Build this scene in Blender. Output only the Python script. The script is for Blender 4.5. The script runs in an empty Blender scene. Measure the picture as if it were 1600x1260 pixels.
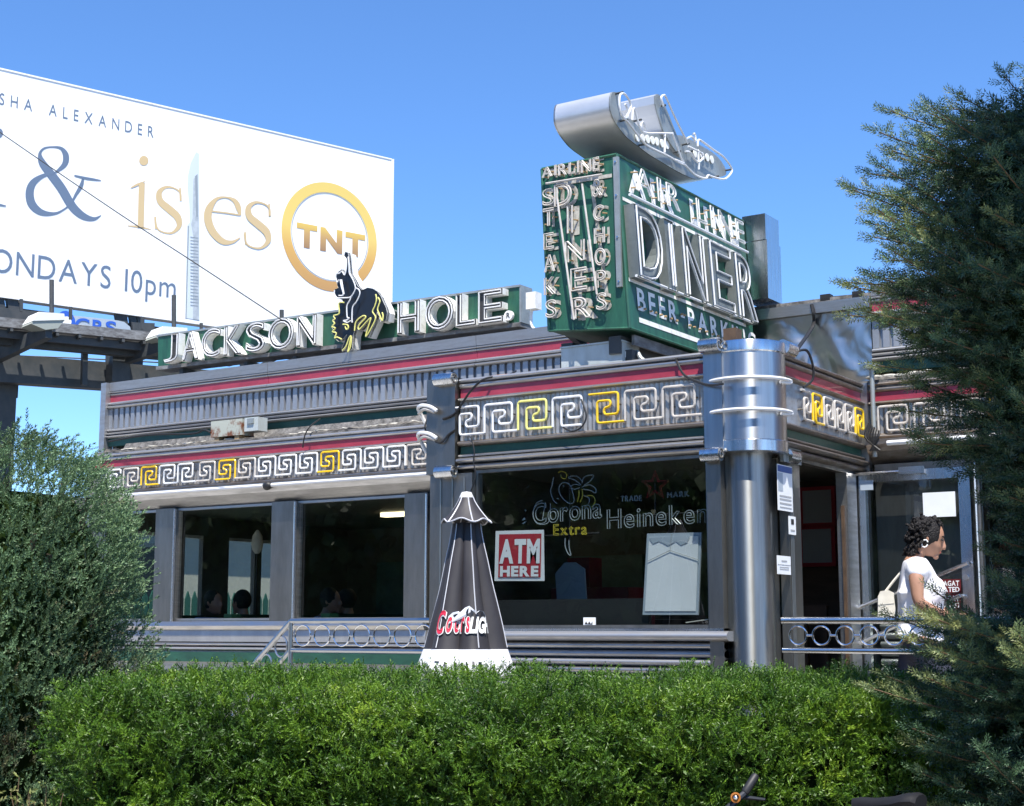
import bpy, math, random
import numpy as np
from mathutils import Vector, Matrix, noise

random.seed(7)
rng = np.random.default_rng(7)
S = bpy.context.scene
COL = S.collection

# ------------------------------------------------------------------ camera
FPX, HORIZON, EYE = 2350.0, 985.0, 1.65          # focal length and horizon in photograph pixels, eye height
PITCH = math.atan((HORIZON - 630) / FPX)
HEAD = math.radians(33.4)
cam_data = bpy.data.cameras.new('camera')
cam_data.sensor_fit = 'HORIZONTAL'
cam_data.sensor_width = 36
cam_data.lens = FPX / 1600 * 36
cam_data.clip_start, cam_data.clip_end = 0.05, 3000
cam = bpy.data.objects.new('camera', cam_data)
COL.objects.link(cam)
cam.location = (0, 0, EYE)
cam.rotation_euler = (math.pi / 2 + PITCH, 0, HEAD)
S.camera = cam

# ------------------------------------------------------------------ sky, sun, exposure
SUN_AZ, SUN_EL = math.radians(38), math.radians(64)    # azimuth from -Y towards +X
world = bpy.data.worlds.new('World')
S.world = world
world.use_nodes = True
wn = world.node_tree
sky = wn.nodes.new('ShaderNodeTexSky')
sky.sky_type = 'NISHITA'
sky.sun_disc = False
sky.sun_elevation = SUN_EL
sky.sun_rotation = math.pi - SUN_AZ
sky.air_density, sky.dust_density, sky.ozone_density = 0.8, 0.0, 10.0
bg = wn.nodes['Background']
hs = wn.nodes.new('ShaderNodeHueSaturation')
hs.inputs['Saturation'].default_value = 1.05
wn.links.new(sky.outputs[0], hs.inputs['Color'])
wn.links.new(hs.outputs[0], bg.inputs[0])
bg.inputs[1].default_value = 0.135
sd = bpy.data.lights.new('sun', 'SUN')
sd.energy, sd.angle, sd.color = 4.6, math.radians(0.5), (1.0, 0.95, 0.87)
sun = bpy.data.objects.new('sun', sd)
COL.objects.link(sun)
SUNV = Vector((math.sin(SUN_AZ) * math.cos(SUN_EL), -math.cos(SUN_AZ) * math.cos(SUN_EL), math.sin(SUN_EL)))
sun.rotation_euler = SUNV.to_track_quat('Z', 'Y').to_euler()
S.view_settings.view_transform = 'Standard'
S.view_settings.look = 'None'
S.view_settings.gamma = 1
S.view_settings.use_curve_mapping = False
S.view_settings.exposure = 0.95
S.cycles.max_bounces = 8
S.cycles.transparent_max_bounces = 16

# ------------------------------------------------------------------ survey: where a sight line from the camera meets a real plane
VF0 = Vector((-math.sin(HEAD), math.cos(HEAD), 0))
VR = Vector((math.cos(HEAD), math.sin(HEAD), 0))
VZ = Vector((0, 0, 1))
VFW = VF0 * math.cos(PITCH) + VZ * math.sin(PITCH)
VU = -VF0 * math.sin(PITCH) + VZ * math.cos(PITCH)
EYEP = Vector((0, 0, EYE))
def ray(u, v): return VFW + VR * ((u - 800) / FPX) + VU * ((630 - v) / FPX)
def on_y(u, v, y):
    r = ray(u, v); return EYEP + r * (y / r.y)
def on_x(u, v, x):
    r = ray(u, v); return EYEP + r * (x / r.x)
def on_d(u, v, d): return EYEP + ray(u, v) * d
BB = Vector((0.31067643, 0.95051573, 0)); BP0 = Vector((-20.325, 25.883, 12.165)); BN = Vector((BB.y, -BB.x, 0))
def on_board(u, v, out=0.0):
    r = ray(u, v); t = (BP0 + BN * out - EYEP).dot(BN) / r.dot(BN)
    return EYEP + r * t

# ------------------------------------------------------------------ materials
MATS = {}
def mat(name, col, rough=0.5, metal=0.0, col2=None, scale=8.0, stretch=(1, 1, 1), bump=0.0, bscale=60.0, spec=0.5, emit=None, contrast=(0.35, 0.65), rough2=None, bstretch=None, trans=0.0, coat=0.0, attr=None):
    m = bpy.data.materials.new(name)
    m.use_nodes = True
    nt = m.node_tree
    b = nt.nodes['Principled BSDF']
    b.inputs['Roughness'].default_value = rough
    b.inputs['Metallic'].default_value = metal
    b.inputs['Specular IOR Level'].default_value = spec
    b.inputs['Coat Weight'].default_value = coat
    b.inputs['Base Color'].default_value = (*col, 1)
    tc = nt.nodes.new('ShaderNodeTexCoord')
    if col2 is not None:
        mp = nt.nodes.new('ShaderNodeMapping'); mp.inputs['Scale'].default_value = stretch
        nt.links.new(tc.outputs['Object'], mp.inputs[0])
        nz = nt.nodes.new('ShaderNodeTexNoise'); nz.inputs['Scale'].default_value = scale
        nz.inputs['Detail'].default_value = 6; nz.inputs['Roughness'].default_value = 0.65
        nt.links.new(mp.outputs[0], nz.inputs['Vector'])
        rp = nt.nodes.new('ShaderNodeValToRGB')
        rp.color_ramp.elements[0].position, rp.color_ramp.elements[1].position = contrast
        rp.color_ramp.elements[0].color = (*col, 1); rp.color_ramp.elements[1].color = (*col2, 1)
        nt.links.new(nz.outputs[0], rp.inputs[0])
        nt.links.new(rp.outputs[0], b.inputs['Base Color'])
        if rough2 is not None:
            mr = nt.nodes.new('ShaderNodeMapRange')
            mr.inputs['To Min'].default_value = rough; mr.inputs['To Max'].default_value = rough2
            mr.inputs['From Min'].default_value = 0.3; mr.inputs['From Max'].default_value = 0.7
            nt.links.new(nz.outputs[0], mr.inputs['Value']); nt.links.new(mr.outputs[0], b.inputs['Roughness'])
    if attr:
        at = nt.nodes.new('ShaderNodeAttribute'); at.attribute_name = 'tint'
        rp = nt.nodes.new('ShaderNodeValToRGB')
        cr = rp.color_ramp
        cr.elements[0].position = 0; cr.elements[1].position = 1
        cr.elements[0].color = (*attr[0], 1); cr.elements[1].color = (*attr[-1], 1)
        for i, c in enumerate(attr[1:-1]):
            e = cr.elements.new((i + 1) / (len(attr) - 1)); e.color = (*c, 1)
        nt.links.new(at.outputs['Fac'], rp.inputs[0])
        nt.links.new(rp.outputs[0], b.inputs['Base Color'])
        if trans:
            tl = nt.nodes.new('ShaderNodeBsdfTranslucent'); mx = nt.nodes.new('ShaderNodeMixShader')
            mx.inputs[0].default_value = trans
            nt.links.new(rp.outputs[0], tl.inputs[0])
            nt.links.new(b.outputs[0], mx.inputs[1]); nt.links.new(tl.outputs[0], mx.inputs[2])
            nt.links.new(mx.outputs[0], nt.nodes['Material Output'].inputs[0])
    if bump:
        bn = nt.nodes.new('ShaderNodeTexNoise'); bn.inputs['Scale'].default_value = bscale; bn.inputs['Detail'].default_value = 4
        mp2 = nt.nodes.new('ShaderNodeMapping'); mp2.inputs['Scale'].default_value = bstretch or (1, 1, 1)
        nt.links.new(tc.outputs['Object'], mp2.inputs[0]); nt.links.new(mp2.outputs[0], bn.inputs['Vector'])
        bp = nt.nodes.new('ShaderNodeBump'); bp.inputs['Strength'].default_value = bump; bp.inputs['Distance'].default_value = 0.02
        nt.links.new(bn.outputs[0], bp.inputs['Height']); nt.links.new(bp.outputs[0], b.inputs['Normal'])
    if emit:
        b.inputs['Emission Color'].default_value = (*emit[0], 1); b.inputs['Emission Strength'].default_value = emit[1]
    MATS[name] = m
    return m

mat('steel', (.53, .525, .515), .33, 1, col2=(.37, .365, .355), scale=3, stretch=(1, 1, 9), rough2=.48, bump=.30, bscale=2.2, bstretch=(1, 1, 2))
mat('steel_bright', (.66, .68, .70), .2, 1, col2=(.52, .54, .56), scale=5, stretch=(6, 6, .6), rough2=.3, bump=.04, bscale=8)
mat('steel_column', (.56, .575, .59), .26, 1, col2=(.42, .43, .445), scale=3, stretch=(7, 7, .3), rough2=.36, bump=.03, bscale=5)
mat('steel_dark', (.29, .28, .26), .38, 1, col2=(.20, .195, .18), scale=2.2, stretch=(4, 4, .8), rough2=.44, bump=.45, bscale=1.8, bstretch=(1.5, 1.5, .7))
mat('steel_brown', (.36, .335, .315), .36, 1, col2=(.22, .18, .145), scale=5, stretch=(1, 1, 4), rough2=.55, bump=.10, bscale=16)
mat('key_panel', (.44, .43, .42), .4, .8, col2=(.30, .28, .26), scale=7, stretch=(1, 1, 2), rough2=.55)
mat('steel_wavy', (.50, .49, .465), .3, 1, col2=(.42, .41, .39), scale=2.5, rough2=.32, bump=0)
mat('steel_grey_paint', (.47, .47, .475), .36, .8, col2=(.35, .35, .355), scale=4, stretch=(1, 1, 5), rough2=.55)
mat('ribbed_blue', (.38, .395, .42), .42, .5, col2=(.29, .305, .33), scale=6, stretch=(1, 1, .4))
mat('sign_grey', (.125, .145, .145), .5, .2, col2=(.19, .21, .205), scale=7)
mat('silver_paint', (.62, .63, .64), .38, .55, col2=(.54, .55, .56), scale=3)
mat('galvanised', (.36, .39, .38), .5, .55, col2=(.28, .30, .295), scale=9, rough2=.6)
mat('red_paint', (.36, .042, .068), .38, 0, col2=(.27, .03, .05), scale=5, stretch=(1, 1, 3), coat=.2)
mat('green_paint', (.018, .085, .055), .4, 0, col2=(.012, .055, .038), scale=6, stretch=(1, 1, 2))
mat('sign_green', (.028, .125, .072), .42, 0, col2=(.016, .068, .044), scale=5, stretch=(3, 3, .6), bump=.03, bscale=20)
mat('letter_white', (.80, .80, .77), .5, 0, col2=(.55, .53, .47), scale=14, contrast=(.5, .75))
mat('letter_cream', (.50, .48, .42), .5, 0, col2=(.22, .20, .16), scale=22, contrast=(.42, .66))
mat('letter_metal', (.60, .62, .60), .4, .3, col2=(.43, .45, .44), scale=10)
mat('letter_dark', (.05, .05, .05), .4, 0)
mat('tube_white', (.74, .74, .735), .18, 0, coat=.5)
mat('tube_cream', (.60, .57, .52), .25, 0, col2=(.47, .42, .37), scale=18)
mat('tube_yellow', (.80, .52, .015), .22, 0, coat=.4)
mat('tube_pale_yellow', (.78, .74, .22), .22, 0, coat=.4)
mat('tube_dim', (.30, .345, .37), .2, 0)
mat('tube_red', (.24, .012, .015), .25, 0)
mat('tube_gold', (.55, .46, .05), .25, 0)
mat('black_rubber', (.012, .012, .013), .55)
mat('black_gloss', (.012, .013, .016), .3)
mat('board_white', (.86, .86, .855), .6, 0, col2=(.80, .81, .815), scale=.6)
mat('ink_slate', (.115, .165, .245), .6)
mat('ink_gold', (.58, .435, .235), .6)
mat('ink_grey', (.33, .37, .40), .6, col2=(.46, .50, .53), scale=8)
mat('ink_grey_dark', (.25, .29, .32), .6)
mat('ink_grey_light', (.56, .62, .66), .6)
mat('ink_blue', (.02, .10, .48), .6)
mat('sticker_grey', (.36, .42, .48), .6)
mat('bronze', (.36, .24, .12), .6)
mat('beam_dark', (.035, .042, .046), .6, 0, col2=(.06, .062, .062), scale=5)
mat('catwalk_grey', (.23, .235, .235), .6, 0, col2=(.09, .085, .08), scale=7, stretch=(1, 1, 3))
mat('lamp_white', (.70, .71, .68), .45)
mat('lamp_under', (.30, .32, .28), .5)
mat('tar', (.05, .048, .045), .8, 0, col2=(.20, .19, .18), scale=16, bump=.6, bscale=30)
mat('tar_light', (.05, .045, .038), .85, 0, col2=(.17, .155, .135), contrast=(.4, .7), scale=14, bump=.6, bscale=30)
mat('rust_box', (.40, .42, .36), .55, 0, col2=(.17, .06, .025), scale=7, contrast=(.48, .60))
mat('box_paint', (.50, .55, .55), .5, .1, col2=(.42, .45, .43), scale=6, stretch=(2, 2, .6))
mat('bounce_forecourt', (.47, .45, .41), .85, 0, col2=(.38, .36, .33), scale=4, bump=.2, bscale=60)
mat('asphalt', (.11, .107, .10), .85, 0, col2=(.15, .145, .138), scale=20, bump=.3, bscale=120)
mat('concrete', (.46, .44, .40), .8, 0, col2=(.36, .345, .32), scale=6, bump=.2, bscale=80)
mat('soil', (.05, .037, .025), .9, 0, col2=(.085, .065, .045), scale=20, bump=.5, bscale=60)
mat('cream_wall', (.62, .58, .46), .8, 0, col2=(.55, .52, .42), scale=3)
mat('steel_shaft', (.38, .39, .385), .3, 1, col2=(.25, .255, .25), scale=3, stretch=(7, 7, .3), rough2=.42, bump=.15, bscale=2.5)
mat('partition', (.012, .013, .013), .6)
mat('interior_dark', (.10, .11, .095), .6, 0, col2=(.15, .15, .13), scale=3)
mat('interior_wood', (.11, .06, .035), .5, 0, col2=(.07, .038, .02), scale=4, stretch=(1, 1, 6))
mat('teal_tile', (.10, .20, .19), .4, 0, col2=(.06, .13, .125), scale=5)
mat('floor_tile', (.09, .085, .08), .4)
mat('vinyl_green', (.012, .05, .032), .35)
mat('vinyl_maroon', (.12, .012, .015), .4)
mat('lamp_glow', (.9, .8, .6), .5, emit=((1, .83, .5), 2.2))
mat('picket_green', (.03, .12, .085), .55)
mat('paper_white', (.78, .80, .81), .6, 0, col2=(.72, .745, .76), scale=5)
mat('paper_blue', (.05, .10, .28), .6)
mat('paper_red', (.40, .02, .035), .55)
mat('print_grey', (.35, .36, .37), .6)
mat('chrome', (.80, .81, .82), .12, 1, col2=(.66, .67, .68), scale=9, rough2=.22)
mat('satin_tube', (.60, .62, .64), .24, 1)
mat('rail_worn', (.44, .455, .47), .3, 1)
mat('umbrella_black', (.022, .020, .024), .62, 0, col2=(.030, .027, .030), scale=4, bump=.5, bscale=5, bstretch=(1, 1, .35))
mat('umbrella_white', (.80, .79, .81), .5, 0, bump=.15, bscale=9)
mat('piping', (.55, .55, .58), .4)
mat('logo_red', (.55, .018, .05), .5)
mat('logo_silver', (.62, .64, .68), .45)
mat('skin', (.40, .215, .135), .5, 0, col2=(.35, .18, .115), scale=8)
mat('hair', (.012, .010, .010), .55, 0, spec=.3, bump=.8, bscale=90)
mat('shirt', (.80, .80, .83), .8, 0, bump=.7, bscale=9, bstretch=(1, 1, .45))
mat('trousers', (.035, .038, .06), .8)
mat('shoe', (.05, .04, .035), .6)
mat('bag', (.70, .67, .58), .55, 0, col2=(.6, .57, .49), scale=12)
mat('shirt_blue', (.30, .42, .68), .8)
mat('lips', (.30, .09, .075), .45)
mat('bark', (.07, .05, .035), .9, 0, col2=(.11, .08, .055), scale=14, bump=.6, bscale=40)
mat('twig', (.11, .07, .035), .8)
mat('hedge_leaf', (.06, .12, .03), .48, attr=[(.014, .040, .004), (.050, .122, .008), (.105, .205, .011), (.205, .305, .020)], trans=.22)
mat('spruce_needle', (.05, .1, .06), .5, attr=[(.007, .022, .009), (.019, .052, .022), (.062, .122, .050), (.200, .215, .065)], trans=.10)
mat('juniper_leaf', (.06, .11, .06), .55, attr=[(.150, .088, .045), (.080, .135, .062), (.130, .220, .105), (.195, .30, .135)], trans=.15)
mat('inner_shade', (.008, .020, .005), .9, 0, col2=(.018, .026, .008), scale=30, spec=.0)  # near-black colour that paints the shade inside the plants
mat('street_leaf', (.04, .08, .02), .5, attr=[(.018, .042, .012), (.04, .09, .022), (.06, .12, .03)], trans=.2)
mat('weed', (.12, .16, .04), .6, attr=[(.10, .13, .03), (.22, .25, .07), (.28, .26, .12)], trans=.2)
mat('saddle', (.012, .012, .014), .6, spec=.25)
mat('bike_frame', (.03, .032, .04), .3, .3)
mat('orange_ring', (.45, .16, .03), .35, .4)
mat('brown_trim', (.12, .075, .045), .55, .2, col2=(.07, .045, .03), scale=9)
mat('copper', (.45, .25, .13), .45, .6)

for n_ in ('steel_column', 'steel_bright', 'steel_shaft'):
    nt = MATS[n_].node_tree; tg = nt.nodes.new('ShaderNodeTangent'); tg.direction_type = 'RADIAL'; tg.axis = 'Z'
    nt.nodes['Principled BSDF'].inputs['Anisotropic'].default_value = .85
    nt.nodes['Principled BSDF'].inputs['Anisotropic Rotation'].default_value = .25
    nt.links.new(tg.outputs[0], nt.nodes['Principled BSDF'].inputs['Tangent'])
def glass(name, tint, fres=.05, rough=.0):
    m = bpy.data.materials.new(name); m.use_nodes = True
    nt = m.node_tree; nt.nodes.clear()
    out = nt.nodes.new('ShaderNodeOutputMaterial'); mx = nt.nodes.new('ShaderNodeMixShader')
    tr = nt.nodes.new('ShaderNodeBsdfTransparent'); gl = nt.nodes.new('ShaderNodeBsdfGlossy'); lw = nt.nodes.new('ShaderNodeLayerWeight'); lw.inputs[0].default_value = .5
    pw_ = nt.nodes.new('ShaderNodeMath'); pw_.operation = 'POWER'; pw_.inputs[1].default_value = 5; nt.links.new(lw.outputs['Facing'], pw_.inputs[0])
    fr = nt.nodes.new('ShaderNodeMath'); fr.operation = 'MULTIPLY_ADD'; fr.inputs[1].default_value = .92; fr.inputs[2].default_value = fres; nt.links.new(pw_.outputs[0], fr.inputs[0])
    tr.inputs[0].default_value = (*tint, 1); gl.inputs['Roughness'].default_value = rough
    nt.links.new(fr.outputs[0], mx.inputs[0]); nt.links.new(tr.outputs[0], mx.inputs[1]); nt.links.new(gl.outputs[0], mx.inputs[2])
    nt.links.new(mx.outputs[0], out.inputs[0]); MATS[name] = m
glass('window_glass', (.68, .725, .72), .085)
# soft billowed sheet metal: relief from slow wave noise
nt = MATS['steel_wavy'].node_tree
b = nt.nodes['Principled BSDF']; tc = nt.nodes.new('ShaderNodeTexCoord')
wz = nt.nodes.new('ShaderNodeTexNoise'); wz.inputs['Scale'].default_value = 3.2; wz.inputs['Detail'].default_value = 1.0; wz.inputs['Distortion'].default_value = 1.6
bp = nt.nodes.new('ShaderNodeBump'); bp.inputs['Strength'].default_value = .5; bp.inputs['Distance'].default_value = .05
nt.links.new(tc.outputs['Object'], wz.inputs['Vector']); nt.links.new(wz.outputs[0], bp.inputs['Height']); nt.links.new(bp.outputs[0], b.inputs['Normal'])

# ------------------------------------------------------------------ mesh helpers
class MB:
    def __init__(s): s.v = []; s.f = []; s.m = []; s.mi = 0
    def add(s, vs, fs):
        o = len(s.v); s.v.extend([tuple(p) for p in vs])
        for f in fs: s.f.append(tuple(i + o for i in f)); s.m.append(s.mi)
        return s
    def box(s, a, b, rz=0.0, pivot=None):
        x0, y0, z0 = a; x1, y1, z1 = b
        vs = [Vector(p) for p in ((x0, y0, z0), (x1, y0, z0), (x1, y1, z0), (x0, y1, z0), (x0, y0, z1), (x1, y0, z1), (x1, y1, z1), (x0, y1, z1))]
        if rz:
            pv = Vector(pivot) if pivot else Vector(((x0 + x1) / 2, (y0 + y1) / 2, 0)); R = Matrix.Rotation(rz, 3, 'Z')
            vs = [R @ (p - pv) + pv for p in vs]
        return s.add(vs, [(0, 3, 2, 1), (4, 5, 6, 7), (0, 1, 5, 4), (1, 2, 6, 5), (2, 3, 7, 6), (3, 0, 4, 7)])
    def bar(s, p, q, w, h, up=VZ):
        p, q = Vector(p), Vector(q); d = (q - p).normalized(); up = Vector(up)
        side = d.cross(up)
        if side.length < 1e-4: side = d.cross(Vector((1, 0, 0)))
        side.normalize(); u = side.cross(d).normalized()
        vs = [c + side * (a * w / 2) + u * (bb * h / 2) for c in (p, q) for a, bb in ((-1, -1), (1, -1), (1, 1), (-1, 1))]
        return s.add(vs, [(0, 1, 2, 3), (7, 6, 5, 4), (0, 4, 5, 1), (1, 5, 6, 2), (2, 6, 7, 3), (3, 7, 4, 0)])
    def tube(s, pts, r, n=8, closed=False):
        pts = [Vector(p) for p in pts]; k = len(pts)
        rr = r if isinstance(r, (list, tuple)) else [r] * k
        rings = []; prev = None
        for i, p in enumerate(pts):
            a = pts[(i - 1) % k] if (closed or i > 0) else p
            c = pts[(i + 1) % k] if (closed or i < k - 1) else p
            t = (c - a)
            t = t.normalized() if t.length > 1e-9 else Vector((0, 0, 1))
            if prev is None:
                x = t.cross(VZ)
                if x.length < 1e-3: x = t.cross(Vector((1, 0, 0)))
            else:
                x = prev - t * prev.dot(t)
                if x.length < 1e-5: x = t.cross(VZ)
            x.normalize(); prev = x; y = t.cross(x)
            rings.append([p + (x * math.cos(2 * math.pi * j / n) + y * math.sin(2 * math.pi * j / n)) * rr[i] for j in range(n)])
        vs = [q for ring in rings for q in ring]; fs = []
        for i in range(k if closed else k - 1):
            a, c = i * n, ((i + 1) % k) * n
            for j in range(n):
                fs.append((a + j, a + (j + 1) % n, c + (j + 1) % n, c + j))
        if not closed:
            fs.append(tuple(range(n - 1, -1, -1))); fs.append(tuple((k - 1) * n + j for j in range(n)))
        return s.add(vs, fs)
    def lathe(s, prof, n=24, c=(0, 0, 0), a0=0.0, a1=2 * math.pi):
        full = abs(a1 - a0 - 2 * math.pi) < 1e-6; m = n if full else n + 1
        vs = [(c[0] + r * math.cos(a0 + (a1 - a0) * j / n), c[1] + r * math.sin(a0 + (a1 - a0) * j / n), c[2] + z) for r, z in prof for j in range(m)]
        fs = []
        for i in range(len(prof) - 1):
            for j in range(n):
                k = (j + 1) % m
                fs.append((i * m + j, i * m + k, (i + 1) * m + k, (i + 1) * m + j))
        return s.add(vs, fs)
    def prism(s, poly, vec):
        """poly: 3-D points of a flat outline (counter-clockwise seen from the tip of -vec side); vec: extrusion"""
        vec = Vector(vec); n = len(poly); a = [Vector(p) for p in poly]; b = [p + vec for p in a]
        return s.add(a + b, [tuple(range(n)), tuple(range(2 * n - 1, n - 1, -1))] + [(i, i + n, (i + 1) % n + n, (i + 1) % n) for i in range(n)])
    def sheet(s, poly): return s.add(poly, [tuple(range(len(poly)))])
    def sphere(s, c, r, nu=12, nv=8):
        r = Vector(r) if not isinstance(r, (int, float)) else Vector((r, r, r)); c = Vector(c)
        vs = []; fs = []
        for i in range(nv + 1):
            t = math.pi * i / nv
            for j in range(nu):
                p = 2 * math.pi * j / nu
                vs.append((c.x + r.x * math.sin(t) * math.cos(p), c.y + r.y * math.sin(t) * math.sin(p), c.z + r.z * math.cos(t)))
        for i in range(nv):
            for j in range(nu):
                fs.append((i * nu + j, (i + 1) * nu + j, (i + 1) * nu + (j + 1) % nu, i * nu + (j + 1) % nu))
        return s.add(vs, fs)

def link(name, me, parent=None):
    o = bpy.data.objects.new(name, me); COL.objects.link(o)
    if parent is not None:
        o.parent = parent
        o.matrix_parent_inverse = Matrix.Translation(-parent.location) if parent.parent is None else Matrix.Identity(4)
    return o
def obj(name, mb, m, parent=None, smooth=False, recalc=True):
    me = bpy.data.meshes.new(name); me.from_pydata(mb.v, [], mb.f)
    ms = m if isinstance(m, (list, tuple)) else [m]
    for x in ms: me.materials.append(MATS[x])
    if len(ms) > 1: me.polygons.foreach_set('material_index', mb.m)
    if recalc:
        import bmesh
        bm = bmesh.new(); bm.from_mesh(me)
        bmesh.ops.recalc_face_normals(bm, faces=bm.faces); bm.to_mesh(me); bm.free()
    if smooth:
        me.polygons.foreach_set('use_smooth', [True] * len(me.polygons))
        me.update()
        try: me.set_sharp_from_angle(angle=math.radians(38))
        except Exception: pass
    me.update()
    return link(name, me, parent)
def tag(o, label=None, cat=None, group=None, kind=None):
    if label: o['label'] = label
    if cat: o['category'] = cat
    if group: o['group'] = group
    if kind: o['kind'] = kind
    return o
def thing(name, label, cat, group=None, loc=(0, 0, 0)):
    o = bpy.data.objects.new(name, None); COL.objects.link(o); o.empty_display_size = .1; o.location = loc
    return tag(o, label, cat, group)
def smooth_path(pts, k=6, closed=False):
    pts = [Vector(p) for p in pts]; n = len(pts); out = []
    rng_ = range(n if closed else n - 1)
    for i in rng_:
        p0 = pts[(i - 1) % n] if (closed or i > 0) else pts[i]
        p1, p2 = pts[i], pts[(i + 1) % n]
        p3 = pts[(i + 2) % n] if (closed or i < n - 2) else p2
        for j in range(k):
            t = j / k
            out.append(.5 * ((2 * p1) + (p2 - p0) * t + (2 * p0 - 5 * p1 + 4 * p2 - p3) * t * t + (3 * p1 - p0 - 3 * p2 + p3) * t ** 3))
    if not closed: out.append(pts[-1])
    return out
def round_path(pts, r, k=3):
    """polyline with rounded corners"""
    pts = [Vector(p) for p in pts]; out = [pts[0]]
    for i in range(1, len(pts) - 1):
        a, b, c = pts[i - 1], pts[i], pts[i + 1]
        d1, d2 = (a - b), (c - b); q = min(r, d1.length / 2, d2.length / 2)
        s0, s1 = b + d1.normalized() * q, b + d2.normalized() * q
        for j in range(k + 1):
            t = j / k; out.append(s0 * (1 - t) ** 2 + b * (2 * t * (1 - t)) + s1 * t * t)
    out.append(pts[-1]); return out
def cable(name, pts, r, m, parent=None, k=6, n=6): return obj(name, MB().tube(smooth_path(pts, k), r, n), m, parent, smooth=True)

# ------------------------------------------------------------------ glyph outlines from Blender's built-in font
WANT = {0.0: "SHAALEXANDERONDAYS10pmTRADEMARKExtraHeinekenCoronaCBS®VW", 0.022: "JACKSONHOLETNTATMHERELIGHTCoorsZAGATRATEDAIRLINEBEER-PARKINGSTEAKS&CHOPSDINERCBS", 0.05: "ATMHERETNTCoorsLIGHTAIRLINE"}
GLYPH = {}
def load_glyphs():
    tmp = []
    for off, chars in WANT.items():
        for ch in sorted(set(chars)):
            cu = bpy.data.curves.new('glyph', 'FONT'); cu.body = ch; cu.size = 1; cu.offset = off; cu.resolution_u = 4
            o = bpy.data.objects.new('glyph', cu); COL.objects.link(o); tmp.append((off, ch, o))
    dg = bpy.context.evaluated_depsgraph_get()
    for off, ch, o in tmp:
        me = bpy.data.meshes.new_from_object(o.evaluated_get(dg))
        import bmesh
        bm = bmesh.new(); bm.from_mesh(me); bmesh.ops.remove_doubles(bm, verts=bm.verts, dist=1e-5)
        bm.verts.index_update()
        V = [(v.co.x, v.co.y) for v in bm.verts]; F = []
        for f in bm.faces:
            idx = [v.index for v in f.verts]
            ar = sum(V[idx[i]][0] * V[idx[(i + 1) % len(idx)]][1] - V[idx[(i + 1) % len(idx)]][0] * V[idx[i]][1] for i in range(len(idx)))
            if abs(ar) < 1e-9: continue
            F.append(idx if ar > 0 else idx[::-1])
        cnt = {}
        for f in F:
            for i in range(len(f)):
                a, c = f[i], f[(i + 1) % len(f)]; cnt[(a, c)] = 1
        nxt = {}
        for (a, c) in cnt:
            if (c, a) not in cnt: nxt.setdefault(a, []).append(c)
        loops = []
        while nxt:
            a = next(iter(nxt)); loop = [a]; c = nxt[a].pop()
            if not nxt[a]: del nxt[a]
            while c != a and c in nxt:
                loop.append(c); d = nxt[c].pop()
                if not nxt[c]: del nxt[c]
                c = d
            if len(loop) > 2: loops.append(loop)
        bm.free(); bpy.data.meshes.remove(me)
        xs = [p[0] for p in V]; ys = [p[1] for p in V]
        GLYPH[(off, ch)] = dict(V=V, F=F, L=loops, bb=(min(xs), min(ys), max(xs), max(ys)))
        cu = o.data; bpy.data.objects.remove(o); bpy.data.curves.remove(cu)
load_glyphs()

def inset_loop(pts, d):
    """move a closed 2-D loop to its left by d (inwards for counter-clockwise outlines)"""
    cl = [pts[0]]
    for p in pts[1:]:
        if math.hypot(p[0] - cl[-1][0], p[1] - cl[-1][1]) > 1e-4: cl.append(p)
    n = len(cl); out = []
    for i in range(n):
        a, b, c = cl[i - 1], cl[i], cl[(i + 1) % n]
        d1 = Vector((b[0] - a[0], b[1] - a[1])); d2 = Vector((c[0] - b[0], c[1] - b[1]))
        if d1.length < 1e-6 or d2.length < 1e-6: continue
        d1.normalize(); d2.normalize()
        n1, n2 = Vector((-d1.y, d1.x)), Vector((-d2.y, d2.x)); m = n1 + n2
        if m.length < .2: m = n1
        m.normalize(); k = d / max(.5, m.dot(n1))
        out.append((b[0] + m.x * k, b[1] + m.y * k))
    return out
class Letter:
    """one glyph fitted into a rectangle of a plane: origin, unit vectors right/up, rectangle x0..x1, y0..y1, normal out"""
    def __init__(s, ch, off, org, right, up, x0, y0, x1, y1, slant=0.0, warp=None):
        g = GLYPH[(off, ch)]; b = g['bb']; s.g = g
        s.sx = (x1 - x0) / max(1e-6, b[2] - b[0]); s.sy = (y1 - y0) / max(1e-6, b[3] - b[1])
        s.P = [((p[0] - b[0]) * s.sx + x0 + slant * (p[1] - b[1]) * s.sy, (p[1] - b[1]) * s.sy + y0) for p in g['V']]
        s.org, s.r, s.u = Vector(org), Vector(right).normalized(), Vector(up).normalized(); s.n = s.r.cross(s.u).normalized()
        s.warp = warp
    def p3(s, p, h):
        if s.warp: return s.warp(p[0], p[1], h)
        return s.org + s.r * p[0] + s.u * p[1] + s.n * h
    def face(s, mb, h): mb.add([s.p3(p, h) for p in s.P], s.g['F'])
    def sides(s, mb, h0, h1):
        for L in s.g['L']:
            n = len(L); a = [s.p3(s.P[i], h0) for i in L]; b = [s.p3(s.P[i], h1) for i in L]
            mb.add(a + b, [(i, (i + 1) % n, (i + 1) % n + n, i + n) for i in range(n)])
    def solid(s, mb, h0, h1): s.face(mb, h1); s.face(mb, h0); s.sides(mb, h0, h1)
    def tubes(s, mb, d, h, r, n=5):
        for L in s.g['L']:
            q = inset_loop([s.P[i] for i in L], d)
            if len(q) > 2: mb.tube([s.p3(p, h) for p in q], r, n, closed=True)
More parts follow.
